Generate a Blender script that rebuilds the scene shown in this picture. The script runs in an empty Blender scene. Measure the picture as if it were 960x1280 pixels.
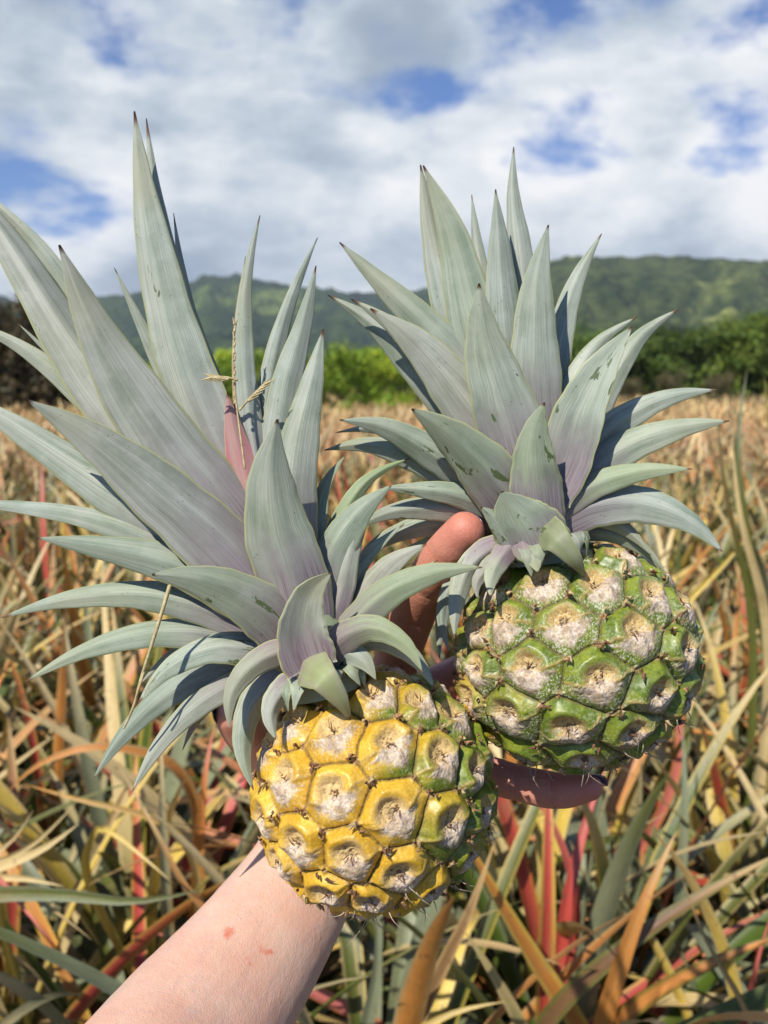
import bpy, math, random
import numpy as np
from mathutils import Vector

sc = bpy.context.scene
COL = sc.collection
W, H, FPX = 960.0, 1280.0, 1065.0
HORIZ = 478.0
PITCH = math.atan((H/2-HORIZ)/FPX)
CAM = np.array([0.0, 0.0, 1.58])
R_ = np.array([1.0, 0, 0])
F_ = np.array([0, math.cos(PITCH), -math.sin(PITCH)])
U_ = np.array([0, math.sin(PITCH), math.cos(PITCH)])

def P(px, py, d):
    return CAM + d*(F_ + R_*((px-W/2)/FPX) + U_*((H/2-py)/FPX))

# ------------------------------------------------------------------ camera
cd = bpy.data.cameras.new('camera'); cam = bpy.data.objects.new('camera', cd); COL.objects.link(cam)
cam.location = CAM; cam.rotation_euler = (math.pi/2-PITCH, 0, 0)
cd.sensor_fit = 'VERTICAL'; cd.sensor_height = 24.0; cd.lens = 24.0*FPX/H
cd.clip_start = 0.02; cd.clip_end = 12000
cd.dof.use_dof = True; cd.dof.focus_distance = 0.375
cd.dof.aperture_fstop = (cd.lens/1000.0)/0.0026
sc.camera = cam

# ------------------------------------------------------------------ noise
def _hash(ix, iy, iz, seed):
    h = (ix.astype(np.int64)*374761393 + iy.astype(np.int64)*668265263 + iz.astype(np.int64)*2147483647 + seed*1274126177) & 0xffffffff
    h = ((h ^ (h >> 13))*1274126177) & 0xffffffff
    h = ((h ^ (h >> 16))*2246822519) & 0xffffffff
    return ((h ^ (h >> 15)) & 0xffffff)/float(0xffffff)
def vnoise(p, scale=1.0, seed=0):
    p = np.asarray(p)*scale
    i = np.floor(p).astype(np.int64); f = p-i; f = f*f*(3-2*f)
    r = 0
    for a in (0, 1):
        for b in (0, 1):
            for c in (0, 1):
                w = (f[..., 0] if a else 1-f[..., 0])*(f[..., 1] if b else 1-f[..., 1])*(f[..., 2] if c else 1-f[..., 2])
                r = r + w*_hash(i[..., 0]+a, i[..., 1]+b, i[..., 2]+c, seed)
    return r
def fbm(p, scale=1.0, oct=4, seed=0, gain=0.5):
    r = 0; a = 1; t = 0
    for o in range(oct):
        r = r + a*vnoise(p, scale*2**o, seed+o*17); t += a; a *= gain
    return r/t
def sstep(a, b, x):
    t = np.clip((x-a)/(b-a), 0, 1); return t*t*(3-2*t)
def mixc(a, b, t):
    t = np.asarray(t)[..., None]; return np.asarray(a)*(1-t)+np.asarray(b)*t

# ------------------------------------------------------------------ mesh helpers
def mesh_np(name, verts, quads, cols=None, uvs=None, extra=None, smooth=True):
    verts = np.asarray(verts, dtype=np.float32).reshape(-1, 3)
    quads = np.asarray(quads, dtype=np.int32)
    n = quads.shape[1]
    m = bpy.data.meshes.new(name)
    m.vertices.add(len(verts)); m.vertices.foreach_set('co', verts.ravel())
    m.loops.add(quads.size); m.loops.foreach_set('vertex_index', quads.ravel())
    m.polygons.add(len(quads))
    m.polygons.foreach_set('loop_start', np.arange(0, quads.size, n, dtype=np.int32))
    m.polygons.foreach_set('use_smooth', np.full(len(quads), smooth))
    m.update(calc_edges=True)
    if cols is not None:
        c = np.ones((len(verts), 4), dtype=np.float32); c[:, :3] = np.clip(cols, 0, 1)
        a = m.color_attributes.new('Col', 'FLOAT_COLOR', 'POINT'); a.data.foreach_set('color', c.ravel())
    if extra is not None:
        for k, v in extra.items():
            a = m.attributes.new(k, 'FLOAT', 'POINT'); a.data.foreach_set('value', np.asarray(v, dtype=np.float32).ravel())
    if uvs is not None:
        l = m.uv_layers.new(name='UVMap')
        l.data.foreach_set('uv', np.asarray(uvs, dtype=np.float32)[quads.ravel()].ravel())
    m.validate(); return m

def link(name, mesh, mat=None, parent=None, label=None, cat=None, group=None, kind=None):
    o = bpy.data.objects.new(name, mesh); COL.objects.link(o)
    if mat is not None and mesh is not None:
        if not mesh.materials: mesh.materials.append(mat)
    if parent is not None: o.parent = parent
    if label: o['label'] = label
    if cat: o['category'] = cat
    if group: o['group'] = group
    if kind: o['kind'] = kind
    return o

def grid_quads(nr, nc, wrap=False, off=0):
    r = np.arange(nr-1)[:, None]; c = np.arange(nc if wrap else nc-1)[None, :]
    c2 = (c+1) % nc
    a = r*nc+c; b = r*nc+c2; d = (r+1)*nc+c; e = (r+1)*nc+c2
    return np.stack([a+0*b, b, e, d], -1).reshape(-1, 4)+off

def spline(pts, n):
    pts = np.asarray(pts, float)
    d = np.r_[0, np.cumsum(np.linalg.norm(np.diff(pts, axis=0), axis=1))]; d /= d[-1]
    k = len(pts)
    m = np.zeros_like(pts)
    for i in range(k):
        if i == 0: m[i] = (pts[1]-pts[0])/(d[1]-d[0])
        elif i == k-1: m[i] = (pts[-1]-pts[-2])/(d[-1]-d[-2])
        else:
            s0 = (pts[i]-pts[i-1])/(d[i]-d[i-1]); s1 = (pts[i+1]-pts[i])/(d[i+1]-d[i])
            h0 = d[i]-d[i-1]; h1 = d[i+1]-d[i]; m[i] = (s0*h1+s1*h0)/(h0+h1)
    if k > 2:
        m[0] = 2*(pts[1]-pts[0])/(d[1]-d[0])*0.75-0.5*m[1]; m[-1] = 1.5*(pts[-1]-pts[-2])/(d[-1]-d[-2])-0.5*m[-2]
    t = np.linspace(0, 1, n); out = np.zeros((n, pts.shape[1]))
    for j, tt in enumerate(t):
        i = min(max(np.searchsorted(d, tt)-1, 0), k-2); h = d[i+1]-d[i]; s = (tt-d[i])/h
        out[j] = (2*s**3-3*s**2+1)*pts[i]+(s**3-2*s**2+s)*h*m[i]+(-2*s**3+3*s**2)*pts[i+1]+(s**3-s**2)*h*m[i+1]
    return out

# ------------------------------------------------------------------ material helpers
def new_mat(name):
    m = bpy.data.materials.new(name); m.use_nodes = True
    nt = m.node_tree; b = nt.nodes['Principled BSDF']; return m, nt, b
def nd(nt, t, **kw):
    n = nt.nodes.new(t)
    for k, v in kw.items():
        if k in n.inputs: n.inputs[k].default_value = v
        else: setattr(n, k, v)
    return n
def ramp(nt, src, stops):
    r = nt.nodes.new('ShaderNodeValToRGB'); e = r.color_ramp.elements
    while len(e) < len(stops): e.new(0.5)
    for i, (p, c) in enumerate(stops):
        e[i].position = p; e[i].color = (c[0], c[1], c[2], 1) if not np.isscalar(c) else (c, c, c, 1)
    nt.links.new(src, r.inputs[0]); return r.outputs[0]
def mixn(nt, fac, a, b, mode='MIX'):
    m = nt.nodes.new('ShaderNodeMix'); m.data_type = 'RGBA'; m.blend_type = mode
    for s, v in ((m.inputs[0], fac), (m.inputs[6], a), (m.inputs[7], b)):
        if hasattr(v, 'is_linked') or hasattr(v, 'links'): nt.links.new(v, s)
        elif np.isscalar(v): s.default_value = v
        else: s.default_value = (v[0], v[1], v[2], 1)
    return m.outputs[2]
def mathn(nt, op, a, b=None, c=None, clamp=False):
    m = nt.nodes.new('ShaderNodeMath'); m.operation = op; m.use_clamp = clamp
    for i, v in enumerate((a, b, c)):
        if v is None: continue
        if hasattr(v, 'links'): nt.links.new(v, m.inputs[i])
        else: m.inputs[i].default_value = v
    return m.outputs[0]
def mapr(nt, v, a, b, c=0.0, d=1.0, smooth=True):
    m = nt.nodes.new('ShaderNodeMapRange'); m.interpolation_type = 'SMOOTHSTEP' if smooth else 'LINEAR'
    nt.links.new(v, m.inputs[0]); m.inputs[1].default_value = a; m.inputs[2].default_value = b
    m.inputs[3].default_value = c; m.inputs[4].default_value = d
    return m.outputs[0]
def noise(nt, vec, scale, detail=3, rough=0.5, dist=0.0):
    n = nd(nt, 'ShaderNodeTexNoise', Scale=scale, Detail=detail, Roughness=rough, Distortion=dist)
    if vec is not None: nt.links.new(vec, n.inputs['Vector'])
    return n.outputs[0]
def bump(nt, bsdf, h, strength, dist):
    b = nd(nt, 'ShaderNodeBump', Strength=strength, Distance=dist)
    nt.links.new(h, b.inputs['Height']); nt.links.new(b.outputs[0], bsdf.inputs['Normal']); return b

# ------------------------------------------------------------------ world and sun
SUN_DIR = np.array([-0.42, -0.60, 0.84]); SUN_DIR /= np.linalg.norm(SUN_DIR)
elev = math.asin(SUN_DIR[2]); az = math.atan2(SUN_DIR[0], SUN_DIR[1])
w = bpy.data.worlds.new('World'); sc.world = w; w.use_nodes = True
nt = w.node_tree; bg = nt.nodes['Background']
CLOUD_AT = (5.86, 13.78, -12.68)
SKY = 0.10; bg.inputs[1].default_value = SKY
sky = nd(nt, 'ShaderNodeTexSky', sky_type='NISHITA'); sky.sun_disc = False
sky.sun_elevation = elev; sky.sun_rotation = az; sky.air_density = 1.0; sky.dust_density = 0.6; sky.ozone_density = 2.0
tc = nt.nodes.new('ShaderNodeTexCoord')
sep = nt.nodes.new('ShaderNodeSeparateXYZ'); nt.links.new(tc.outputs['Generated'], sep.inputs[0])
vmul = nt.nodes.new('ShaderNodeVectorMath'); vmul.operation = 'MULTIPLY_ADD'; vrot = nt.nodes.new('ShaderNodeVectorRotate'); vrot.rotation_type = 'Z_AXIS'; vrot.inputs['Angle'].default_value = -0.15
nt.links.new(tc.outputs['Generated'], vrot.inputs['Vector']); nt.links.new(vrot.outputs[0], vmul.inputs[0])
vmul.inputs[1].default_value = (1.0, 1.0, 2.0); vmul.inputs[2].default_value = CLOUD_AT
cv = vmul.outputs[0]
n1 = noise(nt, cv, 2.1, 9, 0.52, 0.25)
n2 = noise(nt, cv, 6.5, 8, 0.58, 0.15)
cov = mathn(nt, 'ADD', mathn(nt, 'MULTIPLY', n1, 0.74), mathn(nt, 'MULTIPLY', n2, 0.26))
high = mapr(nt, sep.outputs[2], 0.27, 0.66, 0.0, 0.20)                # cloud thinned overhead, mostly out of view, to lower the ambient light
behind = mapr(nt, sep.outputs[1], 0.30, -0.4, 0.0, 0.12)  # unseen sky behind the camera cleared of cloud to cut ambient light
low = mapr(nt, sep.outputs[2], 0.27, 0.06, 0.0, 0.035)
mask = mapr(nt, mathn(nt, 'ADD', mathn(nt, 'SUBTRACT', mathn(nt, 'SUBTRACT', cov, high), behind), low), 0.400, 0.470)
shade = mathn(nt, 'ADD', mathn(nt, 'MULTIPLY', noise(nt, cv, 3.4, 9, 0.55, 0.15), 0.72), mathn(nt, 'MULTIPLY', n2, 0.28))
K = 1.0/SKY
ccol = ramp(nt, shade, [(0.40, (0.94*K, 0.94*K, 0.93*K)), (0.465, (0.74*K, 0.78*K, 0.81*K)), (0.525, (0.50*K, 0.575*K, 0.645*K)), (0.58, (0.35*K, 0.42*K, 0.50*K)), (0.67, (0.26*K, 0.33*K, 0.46*K))])
bluesky = mixn(nt, 1.0, sky.outputs[0], (0.50, 0.74, 1.15), 'MULTIPLY')
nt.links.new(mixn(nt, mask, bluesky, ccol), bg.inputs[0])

sd = bpy.data.lights.new('sun', 'SUN'); sd.energy = 5.0; sd.angle = math.radians(0.55); sd.color = (1.0, 0.955, 0.88)
so = bpy.data.objects.new('sun', sd); COL.objects.link(so)
so.rotation_euler = Vector(SUN_DIR).to_track_quat('Z', 'Y').to_euler(); so.location = (0, 0, 30)
sc.view_settings.view_transform = 'Standard'; sc.view_settings.look = 'None'
sc.view_settings.exposure = 0.16; sc.view_settings.gamma = 1.0
sc.cycles.max_bounces = 7; sc.cycles.diffuse_bounces = 3; sc.cycles.glossy_bounces = 2
sc.cycles.transmission_bounces = 3; sc.cycles.volume_bounces = 0; sc.cycles.transparent_max_bounces = 6
sc.cycles.use_denoising = True

# ------------------------------------------------------------------ crown leaf material
def crown_leaf_material():
    m, nt, b = new_mat('pineapple_crown_leaf')
    uv = nd(nt, 'ShaderNodeUVMap', uv_map='UVMap'); sp = nt.nodes.new('ShaderNodeSeparateXYZ'); nt.links.new(uv.outputs[0], sp.inputs[0])
    u, t = sp.outputs[0], sp.outputs[1]
    oi = nt.nodes.new('ShaderNodeObjectInfo'); rnd = oi.outputs['Random']
    par = nd(nt, 'ShaderNodeVertexColor', layer_name='Col'); ps = nt.nodes.new('ShaderNodeSeparateColor'); nt.links.new(par.outputs[0], ps.inputs[0])
    pink, green, patch = ps.outputs[0], ps.outputs[1], ps.outputs[2]
    tc = nt.nodes.new('ShaderNodeTexCoord')
    ob = nt.nodes.new('ShaderNodeVectorMath'); ob.operation = 'ADD'; nt.links.new(tc.outputs['Object'], ob.inputs[0])
    cr = nt.nodes.new('ShaderNodeCombineXYZ'); nt.links.new(mathn(nt, 'MULTIPLY', rnd, 37.0), cr.inputs[0]); nt.links.new(cr.outputs[0], ob.inputs[1])
    ov = ob.outputs[0]
    st = nt.nodes.new('ShaderNodeCombineXYZ'); nt.links.new(mathn(nt, 'MULTIPLY', u, 70.0), st.inputs[0]); nt.links.new(mathn(nt, 'MULTIPLY', t, 2.5), st.inputs[1]); nt.links.new(mathn(nt, 'MULTIPLY', rnd, 50.0), st.inputs[2])
    stripes = noise(nt, st.outputs[0], 1.0, 3, 0.6)
    st2 = nt.nodes.new('ShaderNodeCombineXYZ'); nt.links.new(mathn(nt, 'MULTIPLY', u, 5.0), st2.inputs[0]); nt.links.new(mathn(nt, 'MULTIPLY', t, 2.0), st2.inputs[1]); nt.links.new(mathn(nt, 'MULTIPLY', rnd, 50.0), st2.inputs[2])
    broad = noise(nt, st2.outputs[0], 1.0, 4, 0.55)
    blot = noise(nt, ov, 60.0, 5, 0.6)
    basec = mixn(nt, mapr(nt, broad, 0.3, 0.7), (0.255, 0.315, 0.235), (0.55, 0.555, 0.475))
    basec = mixn(nt, mapr(nt, blot, 0.35, 0.7, 0, 0.55), basec, (0.64, 0.66, 0.59))
    basec = mixn(nt, mapr(nt, stripes, 0.3, 0.7, 0.0, 0.55), basec, (0.17, 0.21, 0.155))
    basec = mixn(nt, mathn(nt, 'MULTIPLY', mathn(nt, 'ADD', green, mathn(nt, 'MULTIPLY', rnd, 0.12)), mapr(nt, broad, 0.25, 0.75, 0.45, 1.0)), basec, (0.23, 0.33, 0.085))
    # mauve towards the base and along one flank
    mv = mathn(nt, 'MULTIPLY', mapr(nt, mathn(nt, 'ADD', t, mathn(nt, 'MULTIPLY', broad, 0.35)), 0.30, 0.74, 1.0, 0.0), 0.85)
    basec = mixn(nt, mv, basec, mixn(nt, mapr(nt, stripes, .35, .65), (0.175, 0.115, 0.145), (0.36, 0.285, 0.32)))
    basec = mixn(nt, pink, basec, mixn(nt, mapr(nt, broad, 0.3, 0.7), (0.50, 0.16, 0.19), (0.42, 0.30, 0.24)))
    # tan flush near the outer third
    basec = mixn(nt, mathn(nt, 'MULTIPLY', mapr(nt, t, 0.45, 0.98), mapr(nt, noise(nt, ov, 18.0, 3), 0.4, 0.7, 0, 0.5)), basec, (0.40, 0.37, 0.20))
    # rubbed dark patches: stretched along the leaf
    st3 = nt.nodes.new('ShaderNodeCombineXYZ'); nt.links.new(mathn(nt, 'MULTIPLY', u, 3.2), st3.inputs[0]); nt.links.new(mathn(nt, 'MULTIPLY', t, 4.2), st3.inputs[1]); nt.links.new(mathn(nt, 'MULTIPLY', rnd, 91.0), st3.inputs[2])
    pn = noise(nt, st3.outputs[0], 1.0, 5, 0.62, 0.5)
    thr = mathn(nt, 'SUBTRACT', 0.79, mathn(nt, 'MULTIPLY', patch, 0.205))
    pm = mapr(nt, mathn(nt, 'SUBTRACT', pn, thr), 0.0, 0.012)
    basec = mixn(nt, mathn(nt, 'MULTIPLY', pm, 0.9), basec, (0.085, 0.12, 0.03))
    # fine scratches across
    sc1 = nd(nt, 'ShaderNodeTexVoronoi', feature='DISTANCE_TO_EDGE', Scale=3.0); nt.links.new(st2.outputs[0], sc1.inputs['Vector'])
    scm = mathn(nt, 'MULTIPLY', mapr(nt, sc1.outputs[0], 0.0, 0.016, 1.0, 0.0), mapr(nt, noise(nt, ov, 45.0, 2), 0.56, 0.66, 0, 0.5))
    basec = mixn(nt, scm, basec, (0.12, 0.15, 0.06))
    # speck
    spk = nd(nt, 'ShaderNodeTexVoronoi', Scale=420.0); nt.links.new(ov, spk.inputs['Vector'])
    spm = mathn(nt, 'MULTIPLY', mapr(nt, spk.outputs[0], 0.10, 0.2, 1.0, 0.0), mapr(nt, noise(nt, ov, 90.0, 2), 0.55, 0.68, 0, 0.7))
    basec = mixn(nt, spm, basec, (0.14, 0.10, 0.06))
    basec = mixn(nt, 1.0, basec, mixn(nt, rnd, (.80, .82, .80), (1.08, 1.07, 1.04)), 'MULTIPLY')
    # midline and margins
    ud = mathn(nt, 'ABSOLUTE', mathn(nt, 'SUBTRACT', u, 0.5))
    basec = mixn(nt, mapr(nt, ud, 0.0, 0.012, 0.35, 0.0), basec, (0.14, 0.17, 0.11))
    basec = mixn(nt, mapr(nt, ud, 0.455, 0.487, 0, 0.85), basec, (0.44, 0.45, 0.20))
    basec = mixn(nt, mapr(nt, mathn(nt, 'ADD', t, mathn(nt, 'MULTIPLY', rnd, 0.025)), 0.975, 0.998), basec, (0.16, 0.08, 0.035))
    nt.links.new(basec, b.inputs['Base Color'])
    nt.links.new(mapr(nt, blot, 0.3, 0.7, 0.34, 0.54), b.inputs['Roughness'])
    b.inputs['Specular IOR Level'].default_value = 0.45
    hh = mathn(nt, 'ADD', mathn(nt, 'MULTIPLY', stripes, 0.6), mathn(nt, 'MULTIPLY', blot, 0.4))
    bump(nt, b, hh, 0.45, 0.0008)
    tr = nt.nodes.new('ShaderNodeBsdfTranslucent'); nt.links.new(mixn(nt, 1.0, basec, (0.9, 1.0, 0.45), 'MULTIPLY'), tr.inputs[0])
    ms = nt.nodes.new('ShaderNodeMixShader'); ms.inputs[0].default_value = 0.12
    out = nt.nodes['Material Output']
    nt.links.new(b.outputs[0], ms.inputs[1]); nt.links.new(tr.outputs[0], ms.inputs[2]); nt.links.new(ms.outputs[0], out.inputs[0])
    return m
M_LEAF = crown_leaf_material()

PROF_T = np.array([0, .12, .25, .4, .55, .7, .82, .91, .97, 1.0])
PROF_W = np.array([.80, .93, 1.0, .97, .86, .66, .44, .24, .09, .012])
def leaf_mesh(pts, wpx, D, db, dt, cup=-0.58, par=(0, 0, 0.3), roll=0.0, bow=0.0, seed=0, NL=44, NC=13, prof=None, sd=None):
    """pts: tip..base in picture units; turned into a world-space centre line at its own depth."""
    rs = np.random.RandomState(seed+11)
    pts = np.asarray(pts, float)[::-1]
    c = spline(pts*np.array([1, 1, 4.0])[:pts.shape[1]], NL); t = np.linspace(0, 1, NL)
    dep = D+c[:, 2]/4000.0 if pts.shape[1] == 3 else D+(db+(dt-db)*t+bow*4*t*(1-t))/1000.0
    cw = np.array([P(c[i, 0], c[i, 1], dep[i]) for i in range(NL)])
    tan = np.gradient(cw, axis=0); tan /= np.linalg.norm(tan, axis=1)[:, None]
    view = CAM-cw; view /= np.linalg.norm(view, axis=1)[:, None]
    side = np.cross(tan, view); side /= np.linalg.norm(side, axis=1)[:, None]
    if sd is not None:
        h = R_*sd[0]+U_*sd[1]+F_*sd[2]; side = h-tan*(tan@h)[:, None]; side /= np.linalg.norm(side, axis=1)[:, None]
    nrm = np.cross(side, tan)
    rl = math.radians(roll)+0.10*np.sin(t*3+rs.rand()*6)
    s2 = side*np.cos(rl)[:, None]+nrm*np.sin(rl)[:, None]; n2 = nrm*np.cos(rl)[:, None]-side*np.sin(rl)[:, None]
    ww = np.interp(t, PROF_T, PROF_W if prof is None else prof)
    ww = np.convolve(np.r_[ww[0], ww, ww[-1]], [.25, .5, .25], 'valid')
    ww = ww*(1+.022*np.sin(t*23+rs.rand()*6)+.015*np.sin(t*51+rs.rand()*6))
    half = ww*wpx*D/FPX/2/max(math.cos(math.radians(roll)), .35)
    u = np.linspace(-1, 1, NC)
    prof_c = (np.sqrt(u*u+0.004)-math.sqrt(0.004))            # soft keel
    cupv = cup*(1.15-0.45*t)
    wav = 0.05*np.sin(t[:, None]*11+u[None, :]*1.3+rs.rand()*6)*np.abs(u)[None, :]**2*np.sin(np.pi*t)[:, None]
    off = half[:, None]*(cupv[:, None]*prof_c[None, :]+wav)
    top = cw[:, None, :]+s2[:, None, :]*(half[:, None]*u[None, :])[..., None]+n2[:, None, :]*off[..., None]
    th = (0.0011*(1-0.75*np.abs(u)**2)[None, :]*(0.35+0.65*ww)[:, None])
    bot = top-n2[:, None, :]*th[..., None]
    V = np.concatenate([top.reshape(-1, 3), bot.reshape(-1, 3)])
    n = NL*NC
    q1 = grid_quads(NL, NC); q2 = grid_quads(NL, NC, off=n)[:, ::-1]
    rim = []
    idx = lambda i, j: i*NC+j
    for i in range(NL-1):
        rim.append((idx(i+1, 0), idx(i, 0), idx(i, 0)+n, idx(i+1, 0)+n)[::-1]); rim.append((idx(i, NC-1), idx(i+1, NC-1), idx(i+1, NC-1)+n, idx(i, NC-1)+n)[::-1])
    for j in range(NC-1):
        rim.append((idx(0, j), idx(0, j+1), idx(0, j+1)+n, idx(0, j)+n)); rim.append((idx(NL-1, j+1), idx(NL-1, j), idx(NL-1, j)+n, idx(NL-1, j+1)+n))
    Q = np.concatenate([q1, q2, np.array(rim)])
    UV = np.stack(np.meshgrid(t, (u+1)/2, indexing='ij')[::-1], -1).reshape(-1, 2); UV = np.concatenate([UV, UV])
    cols = np.tile(np.array(par, float), (2*n, 1))
    return mesh_np('leaf', V, Q, cols=cols, uvs=UV)

# ------------------------------------------------------------------ rind
def rind_material():
    m, nt, b = new_mat('pineapple_rind')
    vc = nd(nt, 'ShaderNodeVertexColor', layer_name='Col')
    at = nd(nt, 'ShaderNodeAttribute', attribute_name='gloss')
    tc = nt.nodes.new('ShaderNodeTexCoord'); ob = tc.outputs['Object']
    f = noise(nt, ob, 900.0, 4, 0.6); g = noise(nt, ob, 260.0, 4, 0.6)
    c = mixn(nt, mapr(nt, f, 0.3, 0.7, 0.0, 1.0), mixn(nt, 1.0, vc.outputs[0], (0.80, 0.78, 0.74), 'MULTIPLY'), mixn(nt, 1.0, vc.outputs[0], (1.12, 1.12, 1.12), 'MULTIPLY'))
    sp = nd(nt, 'ShaderNodeTexVoronoi', Scale=700.0); nt.links.new(ob, sp.inputs['Vector'])
    spm = mathn(nt, 'MULTIPLY', mapr(nt, sp.outputs[0], 0.12, 0.22, 1, 0), mapr(nt, g, 0.52, 0.62, 0, 0.8))
    c = mixn(nt, mathn(nt, 'MULTIPLY', spm, 0.8), c, (0.13, 0.065, 0.03))
    nt.links.new(c, b.inputs['Base Color'])
    rg = mathn(nt, 'SUBTRACT', 0.80, mathn(nt, 'MULTIPLY', at.outputs['Fac'], 0.42))
    nt.links.new(mathn(nt, 'ADD', rg, mapr(nt, f, 0.3, 0.7, -0.05, 0.08)), b.inputs['Roughness'])
    b.inputs['Specular IOR Level'].default_value = 0.5
    b.inputs['Subsurface Weight'].default_value = 0.12; b.inputs['Subsurface Radius'].default_value = (1.0, 0.7, 0.2); b.inputs['Subsurface Scale'].default_value = 0.002
    st = mathn(nt, 'SUBTRACT', 1.0, mathn(nt, 'MULTIPLY', at.outputs['Fac'], 0.8))
    bp = bump(nt, b, mathn(nt, 'ADD', f, g), 0.5, 0.0006); nt.links.new(mathn(nt, 'MULTIPLY', st, 0.75), bp.inputs['Strength'])
    return m
M_RIND = rind_material()

def ray_ellipsoid(px, py, C, E, rad):
    d = P(px, py, 1.0)-CAM; d /= np.linalg.norm(d)
    o = (CAM-C)@E.T/rad; dd = (d@E.T)/rad
    a = dd@dd; b = 2*o@dd; c = o@o-1; disc = b*b-4*a*c
    if disc < 0:
        tt = -b/(2*a); q = o+dd*tt; return q/np.linalg.norm(q)
    tt = (-b-math.sqrt(disc))/(2*a); return o+dd*tt

def make_rind(C, A, r_eq, r_ax, eyes_px, seed, ripe_fn, N=58, name='rind', nu=860, nv=500, powder=0.5, tail=None, bw=1.0):
    rs = np.random.RandomState(seed)
    A = A/np.linalg.norm(A); vw = (CAM-C); vw /= np.linalg.norm(vw)
    e2 = vw-A*(vw@A); e2 /= np.linalg.norm(e2); e1 = np.cross(e2, A)
    E = np.stack([e1, e2, A]); rad = np.array([r_eq, r_eq, r_ax])
    fixed = np.array([ray_ellipsoid(x, y, C, E, rad) for x, y in eyes_px])
    S = rs.randn(9000, 3); S /= np.linalg.norm(S, axis=1)[:, None]
    nf = N-len(fixed); free = []
    allp = list(fixed)
    for _ in range(nf):
        d = np.min(np.linalg.norm(S[:, None]-np.array(allp)[None], axis=2), axis=1); allp.append(S[np.argmax(d)])
    allp = np.array(allp)
    for it in range(25):
        k = np.argmin(((S[:, None]-allp[None])**2).sum(2), axis=1)
        for i in range(len(fixed), N):
            s = S[k == i]
            if len(s): c = s.mean(0); allp[i] = c/np.linalg.norm(c)
    eyes = allp
    # grid on the unit sphere, pole at the blossom/crown ends
    th = np.linspace(0.0015, math.pi-0.0015, nv); ph = np.linspace(0, 2*math.pi, nu, endpoint=False)
    TH, PH = np.meshgrid(th, ph, indexing='ij')
    q = np.stack([np.sin(TH)*np.cos(PH), np.sin(TH)*np.sin(PH), np.cos(TH)], -1).reshape(-1, 3)
    mm = q*rad*1000
    wq = q+0.022*(np.stack([vnoise(mm, 0.16, seed+s) for s in (1, 2, 3)], -1)-0.5)+0.006*(np.stack([vnoise(mm, 0.5, seed+s) for s in (4, 5, 6)], -1)-0.5)
    d2 = ((wq[:, None, :].astype(np.float32)-eyes[None].astype(np.float32))**2).sum(2)
    part = np.argpartition(d2, 2, axis=1)[:, :3]
    dd = np.take_along_axis(d2, part, 1); o = np.argsort(dd, 1); part = np.take_along_axis(part, o, 1); dd = np.sqrt(np.take_along_axis(dd, o, 1))
    i1 = part[:, 0]; sp_ = np.sqrt(4*math.pi/N)*1.07/2     # half spacing on the unit sphere
    b = (dd[:, 1]-dd[:, 0])/(2*sp_); b3 = (dd[:, 2]-dd[:, 0])/(2*sp_)
    ec = eyes[i1]; up = np.array([0, 0, 1.0])-ec*ec[:, 2:3]; up /= np.linalg.norm(up, axis=1)[:, None]+1e-6
    rt = np.cross(up, ec)
    rot = (rs.rand(N)-.5)*0.35; cr, sr = np.cos(rot[i1]), np.sin(rot[i1])
    df = wq-ec; x0 = (df*rt).sum(1)/sp_; y0 = (df*up).sum(1)/sp_
    u = x0*cr-y0*sr; v = x0*sr+y0*cr
    es = rs.rand(N, 6)
    ripe = np.clip(np.array([ripe_fn(e, k) for k, e in enumerate(eyes)])+(es[:, 0]-.5)*0.16, 0, 1)[i1]
    uc = (es[i1, 1]-.5)*0.16; vc = 0.14+(es[i1, 2]-.5)*0.10
    rr = np.sqrt((u-uc)**2+((v-vc)*1.05)**2); ang = np.arctan2(v-vc, u-uc)
    fine = fbm(mm, 0.9, 4, seed+30); finer = fbm(mm, 2.2, 3, seed+50); med = fbm(mm, 0.28, 3, seed+70)
    rr_n = rr+(med-.5)*0.30+(fine-.5)*0.16
    # bract zone: a downward pointing kite with two horns
    au = np.abs(u-uc*0.5)
    topl = -0.15+0.22*np.clip(1-au/.9, 0, 1)**1.25+.05*sstep(.7, 1.0, au)
    side_ = np.where(v > -.12, 1.1, 1.0*np.clip((v+1.0)/.88, 0, 1)**.95)
    n_ = (fine-.5)*0.22+(med-.5)*0.22
    mb = sstep(-0.04, 0.12, topl-v+n_*0.6+(finer-.5)*.12)*sstep(-0.02, 0.30, (.62+.38*bw)*side_-au+n_*0.9+(finer-.5)*.25)
    asym = (es[i1, 3]-.5)
    horn = sstep(.12, .0, np.abs(v-(-0.08+0.30*(au-.4))+(fine-.5)*.12))*sstep(.35, .5, au)*sstep(.02, .14, b)
    # heights (mm)
    g = np.clip(b/0.72, 0, 1)
    pillow = 4.5*np.sqrt(np.clip(1-(1-g)**2.2, 0, 1))
    ringm = np.exp(-((rr-.66)/.20)**2)*sstep(-0.30, 0.12, v+0.10*au)
    dish = sstep(.50, .20, rr+(med-.5)*.14)
    core = np.exp(-(((u-uc)/.12)**2+((v-vc+.10)/.13)**2))
    hgt = pillow*(1-.18*dish)+1.9*ringm*sstep(0, .35, b)-1.7*dish*(1-mb*.5)-.8*core
    ridge = np.exp(-(au/.13)**2)*mb*sstep(-.95, -.3, v)
    fib = np.abs(np.sin(np.arctan2(u-uc, -(v-vc)+.35)*17+med*9))
    hgt += mb*(0.25+1.0*ridge+0.22*(fib-.5)+0.35*(fine-.5)+0.9*(med-.5))*sstep(0, .2, b)+horn*0.45
    hgt += (finer-.5)*(0.05+0.3*mb*dish+0.18*mb+0.4*dish)+(1-sstep(.0, .12, b))*(fine-.3)*1.0+(med-.5)*.25
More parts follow.
